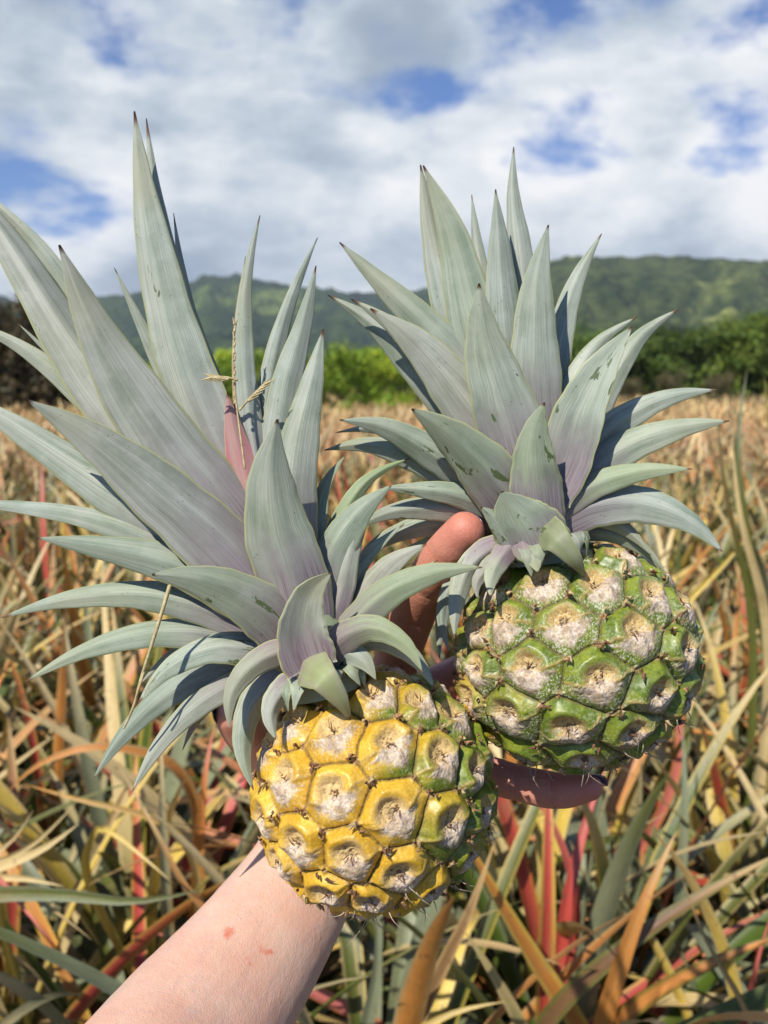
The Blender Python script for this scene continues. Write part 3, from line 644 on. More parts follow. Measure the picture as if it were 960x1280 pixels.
def build_arm():
    Vs, Fs, off = [], [], 0
    def add(VQ):
        nonlocal off
        V, Q = VQ; Vs.append(V); Fs.extend([tuple(i+off for i in q) for q in Q]); off += len(V)
    pw = P(388, 1075, .442)
    arm = [P(402, 1040, .450), pw, P(322, 1185, .412), P(245, 1290, .380), P(150, 1430, .335), R_*-.185-U_*.345+F_*.235+CAM, R_*-.215-U_*.33+F_*.10+CAM, R_*-.235-U_*.22-F_*.10+CAM]
    add(tube(arm, [.0275, .0285, .0335, .0385, .042, .040, .043, .046], n=32, flat=[.72, .74, .80, .85, .9, .95, 1, 1], flat_axis=F_, seg=60))
    mcp = dict(index=P(498, 822, .446), middle=P(535, 862, .458), ring=P(553, 905, .460), pinky=P(558, 948, .452))
    wr = [P(408, 1035, .448), P(414, 1042, .452), P(422, 1050, .452), P(428, 1058, .448)]
    for (k, p), q in zip(mcp.items(), wr):
        add(tube([q, (p+q)/2+F_*.004, p], [.0135, .0135, .0118], n=20))
    add(tube([P(455, 985, .452), P(500, 900, .454)], [.021, .018], n=24))
    fing = {
     'index': ([mcp['index'], P(518, 762, .428), P(536, 727, .412), P(560, 690, .398), P(582, 663, .389)], [.0118, .0118, .0112, .0106, .0092]),
     'middle': ([mcp['middle'], P(590, 835, .474), P(650, 815, .480), P(705, 805, .478), P(750, 800, .472)], [.0108, .0098, .0095, .0086, .0074]),
     'ring': ([mcp['ring'], P(600, 890, .474), P(655, 885, .480), P(708, 882, .478), P(755, 880, .470)], [.0105, .0095, .0092, .0083, .0072]),
     'pinky': ([mcp['pinky'], P(605, 966, .444), P(650, 979, .434), P(696, 988, .425), P(738, 984, .416)], [.0104, .0096, .0092, .0090, .0068]),
     'thumb': ([P(408, 1030, .452), P(372, 985, .462), P(338, 945, .456), P(308, 915, .440), P(290, 893, .426)], [.0150, .0150, .0118, .0116, .0092]),
    }
    for k, (pp, rr) in fing.items(): add(tube(pp, rr, n=22))
    # web of the thumb
    add(tube([P(400, 1000, .456), P(440, 930, .458), P(478, 870, .452)], [.015, .013, .010], n=18))
    V = np.concatenate(Vs)
    m = bpy.data.meshes.new('arm'); m.from_pydata([tuple(v) for v in V], [], Fs); m.update()
    o = bpy.data.objects.new('tmp_arm', m); COL.objects.link(o)
    md = o.modifiers.new('r', 'REMESH'); md.mode = 'VOXEL'; md.voxel_size = .0013; md.use_smooth_shade = True
    ms = o.modifiers.new('s', 'SMOOTH'); ms.factor = .5; ms.iterations = 7
    dg = bpy.context.evaluated_depsgraph_get(); me = bpy.data.meshes.new_from_object(o.evaluated_get(dg))
    bpy.data.objects.remove(o)
    n = len(me.vertices); co = np.zeros(n*3, np.float32); me.vertices.foreach_get('co', co); co = co.reshape(-1, 3).astype(float)
    # creases at the finger joints, on the real surface
    for k, (pp, rr) in fing.items():
        for j in ((1, 2, 3) if k != 'thumb' else (3,)):
            p = np.array(pp[j]); tn = unit(np.array(pp[j+1])-np.array(pp[j-1])); d = co-p
            for o_, dep in ((0, .0007), (.0022, .0004), (-.0024, .0003)):
                s = np.exp(-(((d@tn)-o_)/.0009)**2)*np.exp(-(np.linalg.norm(d, axis=1)/.017)**4)*(np.clip(-(d@F_)/.008, 0, 1))
                dd = d-np.outer(d@tn, tn); dd /= np.linalg.norm(dd, axis=1)[:, None]+1e-9
                co -= dd*(s*dep)[:, None]
    co += 0.0006*(np.stack([fbm(co*1000, .09, 2, s) for s in (1, 2, 3)], -1)-.5)
    me.vertices.foreach_set('co', co.astype(np.float32).ravel())
    # colour: pale forearm, redder hand and fingertips, two pink marks, faint veins
    rel = co-CAM; dep = rel@F_; px = W/2+FPX*(rel@R_)/dep; py = H/2-FPX*(rel@U_)/dep
    axis = unit(np.array(P(500, 900, .45))-pw); s = (co-pw)@axis
    pal = np.array([.65, .43, .315]); red = np.array([.58, .265, .175]); tipc = np.array([.57, .195, .135])
    c = mixc(pal, red, sstep(.005, .085, s))
    for k, (pp, rr) in fing.items():
        if k == 'pinky': c = mixc(c, np.array([.68, .33, .25]), np.exp(-(np.min([np.linalg.norm(co-np.array(q), axis=1) for q in pp[1:]], axis=0)/.016)**4)*.8)  # light put into the pinky's colour, lifting it out of the fruit's shade
        for j in ((2, 3) if k != 'thumb' else (3,)):
            p = np.array(pp[j]); tn = unit(np.array(pp[j+1])-np.array(pp[j-1])); d = co-p
            for o_ in (0, .0022, -.0024):
                wob = (fbm(co*1000, .25, 2, 31)-.5)*.0016
                c = mixc(c, c*np.array([.68, .55, .5]), np.exp(-(((d@tn)-o_+wob)/.0005)**2)*np.exp(-(np.linalg.norm(d, axis=1)/.015)**4)*(.75 if o_ == 0 else .4))
        c = mixc(c, tipc, np.exp(-(np.linalg.norm(co-np.array(pp[-1]), axis=1)/.014)**2)*.7)
    c *= (1+.10*(fbm(co*1000, .08, 3, 9)-.5))[:, None]
    v1 = fbm(co*np.array([1, 1, 1])*1000+np.outer((co-pw)@axis*1000, -axis)*.75, .10, 2, 4)
    c = mixc(c, np.array([.44, .36, .36]), np.exp(-((v1-.5)/.03)**2)*.22*sstep(.03, -.02, s))
    for (mx, my, sx, sy) in ((286, 1165, 8, 7), (283, 1170, 5, 5), (326, 1186, 4, 6), (334, 1190, 8, 4), (312, 1205, 4, 3), (309, 1198, 3, 3)):
        mc = P(mx, my, .39); d = np.sqrt(((px-mx)/sx)**2+((py-my)/sy)**2)+(fbm(co*1000, 1.1, 2, 77)-.5)*.9
        c = mixc(c, np.array([.58, .17, .09]), sstep(1.15, .5, d)*(dep < .5)*(.75 if sx > 4 else .35))
    a = me.color_attributes.new('Col', 'FLOAT_COLOR', 'POINT'); cc = np.ones((n, 4), np.float32); cc[:, :3] = np.clip(c, 0, 1); a.data.foreach_set('color', cc.ravel())
    me.materials.clear(); me.materials.append(M_SKIN)
    return me, fing
me, fing = build_arm()
person = link('person', me, label='bare left forearm and hand, palm up front, fingers around both pineapples', cat='person')
person['label'] = 'bare forearm and hand with reddish fingers gripping both pineapples from behind'

def nail_mesh(c, tn, nr, wd, ln):
    tn = unit(tn); nr = unit(nr-tn*(nr@tn)); sd_ = np.cross(tn, nr); vs = []
    for layer in (0, 1):
        for i in range(12):
            s = i/11.0; 
            for j in range(11):
                u = j/5.0-1; wv = wd*(.80+.25*math.sin(min(s*2.2, 1.57)))*(1 if s < .75 else math.sqrt(max(0, 1-((s-.75)/.27)**2))*.35+.65)
                vs.append(c+tn*(s-.45)*ln+sd_*u*wv+nr*(-.42*wd*u*u-.0008*s*s*4*.3+(0 if layer == 0 else -.0006)))
    n = 132
    q = np.concatenate([grid_quads(12, 11), grid_quads(12, 11, off=n)[:, ::-1]])
    rim = []
    for i in range(11):
        rim += [(i*11, (i+1)*11, (i+1)*11+n, i*11+n), ((i+1)*11+10, i*11+10, i*11+10+n, (i+1)*11+10+n)]
    for j in range(10):
        rim += [(j+1, j, j+n, j+1+n), (121+j, 122+j, 122+j+n, 121+j+n)]
    return mesh_np('fingernail', np.array(vs), np.concatenate([q, np.array(rim)]))
mn, ntn, bn = new_mat('dark_nail_polish'); bn.inputs['Base Color'].default_value = (.075, .05, .10, 1); bn.inputs['Roughness'].default_value = .22
bn.inputs['Coat Weight'].default_value = .5
cn = noise(ntn, nd(ntn, 'ShaderNodeTexCoord').outputs['Object'], 300, 3); ntn.links.new(ramp(ntn, cn, [(.35, (.07, .05, .10)), (.65, (.13, .10, .17))]), bn.inputs['Base Color'])
def nail(k, nrm, wd, ln, fwd=.0):
    pp, rr = fing[k]; tn = unit(np.array(pp[-1])-np.array(pp[-2])); nr = unit(nrm-tn*(nrm@tn))
    c = np.array(pp[-1])+nr*(rr[-1]*.86)+tn*fwd
    return link('fingernail', nail_mesh(c, tn, nr, wd, ln), mn, person)
nail('index', F_*1.0+R_*.05, .0050, .0100, .0005)
nail('pinky', F_*.72+R_*.1+U_*.65, .0048, .0095, .0022)
nail('thumb', F_*.25-R_*.95+U_*.1, .0068, .014, .002)
nail('middle', F_, .006, .012, .002); nail('ring', F_, .006, .012, .002)

# ------------------------------------------------------------------ dry grass bits caught on the crown
mg, ntg, bgx = new_mat('dry_straw'); g0 = noise(ntg, nd(ntg, 'ShaderNodeTexCoord').outputs['Object'], 400, 3)
ntg.links.new(ramp(ntg, g0, [(.35, (.33, .25, .11)), (.65, (.55, .45, .22))]), bgx.inputs['Base Color']); bgx.inputs['Roughness'].default_value = .6
def stalk(paths, label):
    Vs, Qs, off = [], [], 0
    for path, r0, r1_ in paths:
        V, Q = tube(path, np.linspace(r0, r1_, len(path)), n=6, seg=20)
        Vs.append(V); Qs += [tuple(i+off for i in q) for q in Q]; off += len(V)
    m = bpy.data.meshes.new('grass_stalk'); m.from_pydata([tuple(v) for v in np.concatenate(Vs)], [], Qs); m.update()
    for p in m.polygons: p.use_smooth = True
    return link('grass_stalk', m, mg, label=label, cat='grass stalk', group='dry grass stalks caught on the left crown')
DS = D1-.030
stalk([([P(212, 733, DS), P(204, 760, DS-.002), P(190, 805, DS-.004), P(176, 850, DS-.004), P(168, 880, DS-.003), P(155, 910, DS-.002)], .0009, .0005),
       ([P(180, 840, DS-.004), P(176, 853, DS-.006), P(170, 872, DS-.006)], .0006, .0003)], 'single thin straw hanging down over the lower leaves of the yellow pineapple')
seed = [([P(306, 585, D1-.008), P(300, 540, D1-.006), P(293, 480, D1-.004), P(292, 430, D1-.003), P(296, 400, D1-.003)], .0005, .0003)]
rsx = random.Random(4)
for (a, b_) in (((300, 512), (332, 480)), ((296, 475), (264, 472))):
    A_, B_ = P(*a, D1-.006), P(*b_, D1-.008); seed.append(([A_, (A_+B_)/2+U_*.0008, B_], .0006, .0003))
    for k in range(9):
        s = .35+.65*k/8; c = A_+(B_-A_)*s; d = unit(unit(B_-A_)*.8+U_*(.3 if k % 2 else -.3)); seed.append(([c, c+d*.002, c+d*.0045], .0007, .00015))
for k in range(12):
    yy = 405+k*9; c = P(293, yy, D1-.004); d = unit(U_*1.0+R_*(.25 if k % 2 else -.25)); seed.append(([c, c+d*.0015, c+d*.003], .0006, .00015))
stalk(seed, 'upright grass stalk with small seed spikes between the upright leaves')

# ------------------------------------------------------------------ field plants
def field_leaf_material():
    m, nt, b = new_mat('field_leaf')
    vc = nd(nt, 'ShaderNodeVertexColor', layer_name='Col')
    oi = nt.nodes.new('ShaderNodeObjectInfo')
    uv = nd(nt, 'ShaderNodeUVMap', uv_map='UVMap'); mp = nd(nt, 'ShaderNodeMapping'); mp.inputs['Scale'].default_value = (14, 3, 1); nt.links.new(uv.outputs[0], mp.inputs[0])
    s = noise(nt, mp.outputs[0], 3.0, 4, .6)
    tc = nt.nodes.new('ShaderNodeTexCoord'); g = noise(nt, tc.outputs['Object'], 14.0, 4, .6); h = noise(nt, tc.outputs['Object'], 60.0, 3, .6)
    c = mixn(nt, mapr(nt, s, .3, .7), mixn(nt, 1.0, vc.outputs[0], (.72, .72, .70), 'MULTIPLY'), mixn(nt, 1.0, vc.outputs[0], (1.2, 1.2, 1.2), 'MULTIPLY'))
    c = mixn(nt, mapr(nt, g, .55, .75, 0, .45), c, (.30, .20, .09)); c = mixn(nt, mapr(nt, h, .62, .72, 0, .6), c, (.16, .09, .045))
    nt.links.new(c, b.inputs['Base Color']); b.inputs['Roughness'].default_value = .42; b.inputs['Specular IOR Level'].default_value = .45
    bump(nt, b, s, .3, .002)
    tr = nt.nodes.new('ShaderNodeBsdfTranslucent'); nt.links.new(c, tr.inputs[0])
    ms = nt.nodes.new('ShaderNodeMixShader'); ms.inputs[0].default_value = .13; out = nt.nodes['Material Output']
    nt.links.new(b.outputs[0], ms.inputs[1]); nt.links.new(tr.outputs[0], ms.inputs[2]); nt.links.new(ms.outputs[0], out.inputs[0])
    return m
M_FIELD = field_leaf_material()
PAL = {'olive': (.150, .160, .038), 'green': (.085, .130, .018), 'grey': (.25, .27, .16), 'red': (.50, .085, .06), 'pink': (.62, .20, .16),
       'orange': (.58, .25, .06), 'yellow': (.66, .48, .10), 'tan': (.53, .36, .16), 'straw': (.66, .51, .25), 'brown': (.20, .11, .05)}
PALN = {k: np.array(v)**1.10 for k, v in PAL.items()}
def leaf_scheme(rs, age, far=0.0):
    """centre colour at base / middle / tip and margin colour; old outer leaves are dry"""
    x = rs.rand(); q = lambda *k: PALN[rs.choice(k)]
    if age > .74:
        k = rs.choice(['tan', 'straw', 'orange', 'brown', 'red', 'olive', 'grey'], p=[.24, .30, .06, .12, .04, .16, .08]); return PALN[k]*.8, PALN[k], q('tan', 'straw', 'brown'), PALN[k]
    if x < .32-far*.2: return PALN['green'], q('green', 'olive'), q('olive', 'tan', 'olive', 'straw'), q('grey', 'yellow', 'olive', 'olive')
    if x < .54-far*.3: return PALN['olive'], PALN['grey'], q('grey', 'straw', 'olive'), PALN['grey']
    if x < .615: return PALN['olive'], PALN['red'], q('orange', 'pink', 'tan'), q('yellow', 'orange')
    if x < .69: return PALN['green'], PALN['orange'], q('tan', 'orange', 'brown'), q('yellow', 'tan')
    if x < .96: return PALN['green'], q('yellow', 'straw', 'olive'), q('tan', 'straw'), PALN['straw']
    return PALN['red'], PALN['pink'], PALN['pink'], PALN['orange']

def strap(rs, az, el, L, wd, droop, base, scheme, NL=15, NC=5, kink=None, twist=0.0, zoff=0.0):
    t = np.linspace(0, 1, NL); ds = L/(NL-1)
    e = el; p = np.array(base, float).copy(); pts = [p.copy()]; azs = az
    curve = (rs.rand()-.5)*.5
    for i in range(1, NL):
        tt = i/(NL-1); e -= droop*(.35+1.3*tt)/(NL-1); azs += curve/(NL-1)
        if kink and abs(tt-kink[0]) < .5/(NL-1)+1e-6: e -= kink[1]
        e = max(e, -1.45)
        d = np.array([math.cos(e)*math.cos(azs), math.cos(e)*math.sin(azs), math.sin(e)])
        p = p+d*ds
        if p[2] < .03: p[2] = .03+.01*rs.rand()
        pts.append(p.copy())
    c = np.array(pts); tn = np.gradient(c, axis=0); tn /= np.linalg.norm(tn, axis=1)[:, None]+1e-9
    s0 = np.array([-math.sin(az), math.cos(az), 0]); side = s0-tn*(tn@s0)[:, None]; side /= np.linalg.norm(side, axis=1)[:, None]
    nr = np.cross(tn, side); nr *= np.sign(nr[:, 2:3]+1e-6) if el < 1.2 else 1
    tw = twist*t; s2 = side*np.cos(tw)[:, None]+nr*np.sin(tw)[:, None]; n2 = nr*np.cos(tw)[:, None]-side*np.sin(tw)[:, None]
    ww = wd/2*np.interp(t, [0, .15, .4, .65, .85, .95, 1], [.85, .95, 1, .86, .5, .22, .02])
    u = np.linspace(-1, 1, NC); cup = .45*(1-.5*t)
    V = c[:, None]+s2[:, None]*(ww[:, None]*u)[..., None]+n2[:, None]*((ww*cup)[:, None]*np.abs(u)[None])[..., None]
    b_, m_, tp, mg_ = scheme
    cc = mixc(mixc(np.tile(b_, (NL, 1)), np.tile(m_, (NL, 1)), sstep(.1, .5, t)), np.tile(tp, (NL, 1)), sstep(.6, .98, t))
    mm = (np.abs(u) > .9).astype(float)[None, :]*.75*(sstep(0, .3, t)[:, None])
    cc = cc[:, None]*(1-mm[..., None])+mg_[None, None]*mm[..., None]
    cc = cc*(.82+.36*rs.rand())
    UV = np.stack(np.meshgrid(t*L*3+rs.rand()*20, (u+1)/2+rs.rand()*9, indexing='ij')[::-1], -1)
    return V.reshape(-1, 3), grid_quads(NL, NC), cc.reshape(-1, 3), UV.reshape(-1, 2)

def gather(parts):
    V, Q, C_, U2, off = [], [], [], [], 0
    for v, q, c, u in parts: V.append(v); Q.append(q+off); C_.append(c); U2.append(u); off += len(v)
    return np.concatenate(V), np.concatenate(Q), np.concatenate(C_), np.concatenate(U2)

def plant_arrays(seed, nl=30, NL=15, NC=5, hgt=1.0, far=0.0, wmul=1.0):
    rs = np.random.RandomState(seed); parts = []
    for k in range(nl):
        a = k/(nl-1.0); az_ = k*2.39996+rs.rand()*.5
        el = math.radians(86-62*a**.8+rs.randn()*7); L = hgt*(.52+.42*math.sin(math.pi*min(1, .25+a*.75)))*(.8+.4*rs.rand())
        droop = .35+1.3*a*rs.rand()+.25*rs.rand()
        kink = (rs.uniform(.4, .75), rs.uniform(.6, 1.5)) if rs.rand() < (.12+.25*a) else None
        parts.append(strap(rs, az_, el, L, (.027+.016*rs.rand())*wmul, droop, (.02*math.cos(az_), .02*math.sin(az_), .06+.22*(1-a)), leaf_scheme(rs, a, far), NL, NC, kink, rs.randn()*.5))
    return gather(parts)

protos = []
for k in range(9):
    V, Q, C_, U2 = plant_arrays(100+k, nl=40 if k != 8 else 32, hgt=.92+.05*(k % 3))
    protos.append(mesh_np('field_plant', V, Q, cols=C_, uvs=U2)); protos[-1].materials.append(M_FIELD)

rs = np.random.RandomState(21)
pos = []
y = 1.28; row = 0
while y < 9.6:
    step = .36 if y < 3.5 else .42
    halfw = y*.52+.75; x = -halfw+rs.rand()*.3
    while x < halfw:
        px_, py_ = x+rs.randn()*.07, y+rs.randn()*.06
        pos.append((px_, py_)); x += .34 if y < 3.5 else .40
    y += step*.95; row += 1
pos.sort(key=lambda p: math.hypot(p[0], p[1])); pos = pos[:300]
seen_near = 0
def side_word(x, y_):
    a = x/y_
    return 'far to the left' if a < -.38 else 'left' if a < -.13 else 'middle' if a < .13 else 'right' if a < .38 else 'far to the right'
for k, (x, y_) in enumerate(pos):
    o = link('pineapple_plant', protos[rs.randint(9)], label='striped red, yellow and green strap leaved pineapple plant crowded among others in the field', cat='plant', group='pineapple plants crowding the field')
    o.location = (x, y_, 0); o.rotation_euler = (rs.randn()*.16, rs.randn()*.16, rs.rand()*6.283); s = .86+.22*rs.rand(); o.scale = (s, s, s*(.90+.14*rs.rand()))

# ------------------------------------------------------------------ the nearest plants, leaf by leaf
def path_leaf(rs, wpts, wd, scheme, NL=34, NC=7, cup=.40, roll=0.0):
    c = spline(wpts, NL); t = np.linspace(0, 1, NL); tn = np.gradient(c, axis=0); tn /= np.linalg.norm(tn, axis=1)[:, None]+1e-9
    view = CAM-c; view /= np.linalg.norm(view, axis=1)[:, None]
    side = np.cross(tn, view); side /= np.linalg.norm(side, axis=1)[:, None]+1e-9; nr = np.cross(side, tn)
    rl = roll+.35*np.sin(t*4+rs.rand()*6); s2 = side*np.cos(rl)[:, None]+nr*np.sin(rl)[:, None]; n2 = nr*np.cos(rl)[:, None]-side*np.sin(rl)[:, None]
    ww = wd/2*np.interp(t, [0, .15, .5, .72, .86, .95, 1], [.9, 1, 1, .84, .55, .25, .02]); u = np.linspace(-1, 1, NC)
    wav = .05*np.sin(t*30+rs.rand()*6)[:, None]*np.abs(u)[None]**2
    V = c[:, None]+s2[:, None]*(ww[:, None]*u)[..., None]+n2[:, None]*(ww[:, None]*(cup*np.abs(u)[None]+wav))[..., None]
    b_, m_, tp, mg_ = scheme
    wob = .06*np.sin(t*17+rs.rand()*6)
    cc = mixc(mixc(np.tile(b_, (NL, 1)), np.tile(m_, (NL, 1)), sstep(.15, .5, t+wob)), np.tile(tp, (NL, 1)), sstep(.74, .98, t+wob))
    mm = sstep(.45, .85, np.abs(u))[None, :]*.9*sstep(0, .3, t)[:, None]
    cc = cc[:, None]*(1-mm[..., None])+mg_[None, None]*mm[..., None]
    UV = np.stack(np.meshgrid(t*3+rs.rand()*20, (u+1)/2+rs.rand()*9, indexing='ij')[::-1], -1)
    return V.reshape(-1, 3), grid_quads(NL, NC), cc.reshape(-1, 3), UV.reshape(-1, 2)
def hero_plant(root_xy, leaves, label, seed, fill=16, hgt=.8):
    rs = np.random.RandomState(seed); parts = []; base = np.array([root_xy[0], root_xy[1], .12])
    for pts, wpx, sch, *ro in leaves:
        vis = [P(x, y, d) for x, y, d in pts][::-1]                      # base side first
        a, b_ = vis[0], vis[1]; mid = (base+a)/2+(a-b_)/np.linalg.norm(a-b_)*.05; mid[2] = max(.1, mid[2])
        W_ = [base, mid]+vis; wd = wpx*pts[len(pts)//2][2]/FPX
        parts.append(path_leaf(rs, W_, wd, tuple(PALN[k] for k in sch), roll=ro[0] if ro else 0.0))
    for k in range(fill):
        a = k/(fill-1.0); az_ = k*2.4+rs.rand()
        parts.append(strap(rs, az_, math.radians(70-55*a), hgt*(.5+.3*rs.rand()), .03, .5+rs.rand(), (.02*math.cos(az_), .02*math.sin(az_), .08), leaf_scheme(rs, .3+a*.6)))
        parts[-1] = (parts[-1][0]+np.array([root_xy[0], root_xy[1], 0]),)+parts[-1][1:]
    V, Q, C_, U2 = gather(parts); V = V-np.array([root_xy[0], root_xy[1], 0])
    o = link('pineapple_plant', mesh_np('field_plant', V, Q, cols=C_, uvs=U2), M_FIELD, label=label, cat='plant'); o.location = (root_xy[0], root_xy[1], 0)
hero_plant((.20, 1.42), [
  ([(686, 930, 1.32), (685, 1010, 1.27), (684, 1110, 1.25), (680, 1230, 1.28), (678, 1300, 1.30)], 27, ('olive', 'red', 'red', 'yellow')),
  ([(760, 950, 1.42), (735, 1020, 1.40), (712, 1110, 1.38), (695, 1210, 1.38)], 20, ('red', 'red', 'pink', 'red')),
  ([(640, 960, 1.40), (690, 1030, 1.40), (715, 1100, 1.42)], 15, ('olive', 'red', 'pink', 'pink')),
  ([(572, 1030, 1.12), (612, 1105, 1.14), (668, 1200, 1.18), (730, 1300, 1.22)], 30, ('brown', 'orange', 'orange', 'yellow')),
 ], 'plant with an upright red and yellow striped leaf just below the drooping fingertip', 301)
hero_plant((-.02, 1.35), [
  ([(619, 1050, 1.10), (592, 1128, 1.10), (552, 1212, 1.13), (510, 1300, 1.17)], 26, ('olive', 'brown', 'tan', 'tan')),
  ([(578, 1160, 1.20), (618, 1220, 1.22), (660, 1310, 1.26)], 24, ('olive', 'olive', 'straw', 'straw')),
  ([(632, 1252, 1.08), (580, 1262, 1.10), (520, 1290, 1.14)], 17, ('olive', 'yellow', 'straw', 'yellow')),
  ([(470, 1120, 1.25), (472, 1200, 1.24), (455, 1300, 1.26)], 24, ('olive', 'grey', 'grey', 'grey')),
 ], 'plant with a brown spear leaf leaning right beside the wrist and yellow fruit', 302)
hero_plant((.36, 1.30), [
  ([(985, 1062, 1.15), (880, 1118, 1.13), (780, 1186, 1.13), (690, 1270, 1.18)], 27, ('olive', 'brown', 'tan', 'olive')),
  ([(846, 1038, 1.12), (808, 1120, 1.10), (776, 1205, 1.12), (745, 1310, 1.18)], 30, ('yellow', 'orange', 'tan', 'orange')),
  ([(1000, 1160, 1.08), (900, 1200, 1.08), (810, 1248, 1.12), (740, 1310, 1.18)], 27, ('olive', 'orange', 'orange', 'green')),
  ([(850, 1090, 1.05), (880, 1170, 1.05), (925, 1250, 1.08), (945, 1300, 1.1)], 12, ('brown', 'tan', 'tan', 'brown')),
 ], 'plant with three long orange edged leaves crossing at the lower right corner', 303)
hero_plant((.44, 1.95), [
  ([(853, 905, 1.55), (856, 1000, 1.52), (850, 1110, 1.52), (845, 1210, 1.6)], 19, ('olive', 'grey', 'grey', 'grey')),
  ([(745, 1005, 1.55), (758, 1090, 1.56), (770, 1170, 1.6)], 16, ('grey', 'grey', 'grey', 'grey')), ([(762, 1030, 1.5), (768, 1100, 1.54), (772, 1170, 1.6)], 16, ('grey', 'grey', 'grey', 'olive')),
  ([(792, 1032, 1.52), (784, 1100, 1.55), (775, 1170, 1.6)], 15, ('grey', 'grey', 'grey', 'grey')), ([(712, 1050, 1.55), (738, 1110, 1.56), (768, 1175, 1.6)], 15, ('grey', 'grey', 'straw', 'grey')),
  ([(815, 1060, 1.55), (795, 1120, 1.56), (776, 1175, 1.6)], 15, ('grey', 'grey', 'olive', 'grey')),
  ([(940, 665, 1.9), (905, 705, 1.9), (850, 765, 1.9), (830, 860, 1.95)], 15, ('olive', 'yellow', 'yellow', 'yellow')),
  ([(830, 790, 1.9), (845, 850, 1.85), (850, 930, 1.85)], 14, ('olive', 'pink', 'pink', 'orange')),
 ], 'plant with a silvery heart of short upright leaves and one tall pale blade', 304)
hero_plant((.80, 1.75), [
  ([(934, 462, 1.72), (922, 560, 1.70), (935, 680, 1.72), (960, 820, 1.8)], 15, ('green', 'olive', 'grey', 'olive')),
  ([(955, 470, 1.70), (966, 560, 1.70), (975, 700, 1.75)], 16, ('green', 'olive', 'olive', 'yellow')),
  ([(895, 500, 1.78), (905, 600, 1.76), (935, 740, 1.8)], 11, ('green', 'olive', 'brown', 'olive')),
  ([(915, 545, 1.7), (925, 640, 1.7), (955, 760, 1.75)], 14, ('olive', 'straw', 'straw', 'straw')),
  ([(965, 1140, 1.2), (950, 1190, 1.2), (935, 1260, 1.25)], 16, ('red', 'red', 'pink', 'red')),
 ], 'tall olive bladed plant reaching the horizon at the right edge', 305, hgt=1.0)
hero_plant((-.62, 1.45), [
  ([(96, 1002, 1.30), (45, 1052, 1.30), (-30, 1095, 1.32)], 15, ('straw', 'straw', 'straw', 'straw')), ([(98, 1030, 1.25), (60, 1058, 1.26), (-30, 1100, 1.3)], 26, ('straw', 'straw', 'straw', 'straw')),
  ([(42, 1012, 1.32), (14, 1052, 1.32), (-30, 1080, 1.34)], 13, ('straw', 'straw', 'straw', 'straw')), ([(80, 1108, 1.2), (30, 1098, 1.22), (-30, 1100, 1.26)], 22, ('straw', 'straw', 'straw', 'straw')),
  ([(252, 1112, 1.10), (170, 1126, 1.10), (80, 1118, 1.12), (-40, 1122, 1.16)], 26, ('olive', 'olive', 'olive', 'grey')),
  ([(66, 1178, 1.12), (40, 1148, 1.14), (10, 1110, 1.18)], 12, ('red', 'pink', 'pink', 'red')), ([(115, 1175, 1.12), (80, 1148, 1.14), (30, 1115, 1.18)], 13, ('olive', 'yellow', 'tan', 'green')),
 ], 'plant with bleached straw coloured tips and one broad olive leaf at the lower left', 306)
hero_plant((-.42, 1.62), [
  ([(201, 905, 1.40), (202, 1000, 1.36), (206, 1100, 1.36), (212, 1200, 1.4)], 18, ('olive', 'grey', 'straw', 'tan')),
  ([(216, 1104, 1.15), (180, 1072, 1.18), (132, 1036, 1.22), (110, 1060, 1.3)], 14, ('olive', 'yellow', 'straw', 'yellow')),
  ([(8, 992, 1.5), (60, 950, 1.46), (115, 934, 1.46), (190, 944, 1.5)], 17, ('tan', 'orange', 'orange', 'tan')),
  ([(30, 980, 1.4), (100, 1000, 1.38), (190, 1022, 1.4)], 12, ('olive', 'tan', 'orange', 'yellow')),
  ([(268, 905, 1.5), (258, 960, 1.46), (250, 1050, 1.5)], 18, ('red', 'orange', 'pink', 'orange')),
  ([(330, 1180, 1.3), (240, 1120, 1.25), (190, 1030, 1.25), (150, 960, 1.3)][::-1], 13, ('tan', 'orange', 'tan', 'tan')),
 ], 'plant with a grey upright blade and arching orange leaves left of the forearm', 307)

# the rest of the field, far rows as one mass
far_parts = []; FV, FQ, FC, FU, off = [], [], [], [], 0
lib = {}
for lod, (nl, NL, NC, wm) in enumerate([(20, 7, 3, 1.15), (14, 4, 2, 1.7), (10, 3, 2, 2.8)]):
    lib[lod] = [plant_arrays(500+lod*50+k, nl=nl, NL=NL, NC=NC, hgt=.95, far=1.0, wmul=wm) for k in range(8)]
y = 9.4
while y < 84:
    lod = 0 if y < 18 else 1 if y < 38 else 2
    sp_x = (.42, .62, 1.0)[lod]; halfw = y*.60+5; n = int(2*halfw/sp_x)
    xs = -halfw+np.arange(n)*sp_x+rs.randn(n)*.12
    for x in xs:
        if y > 36 and x < -2 and x < -.12*y+2: continue
        V, Q, C_, U2 = lib[lod][rs.randint(8)]; a = rs.rand()*6.283; s = .82+.3*rs.rand()
        ca, sa = math.cos(a)*s, math.sin(a)*s
        Vr = np.empty_like(V); Vr[:, 0] = V[:, 0]*ca-V[:, 1]*sa+x; Vr[:, 1] = V[:, 0]*sa+V[:, 1]*ca+y+rs.randn()*.1; Vr[:, 2] = V[:, 2]*s*(.9+.12*rs.rand())
        FV.append(Vr); FQ.append(Q+off); FC.append(C_); FU.append(U2); off += len(V)
    y += (.42, .62, 1.0)[lod]
fc = np.concatenate(FC); lum = fc.mean(1, keepdims=True)
fc = fc*.5+np.array([.56, .41, .20])*.5*(lum/.22)
fm = mesh_np('pineapple_rows', np.concatenate(FV), np.concatenate(FQ), cols=fc, uvs=np.concatenate(FU))
link('pineapple_rows', fm, M_FIELD, label='tan and orange mass of distant pineapple plants reaching the tree line', cat='crop field', kind='stuff')

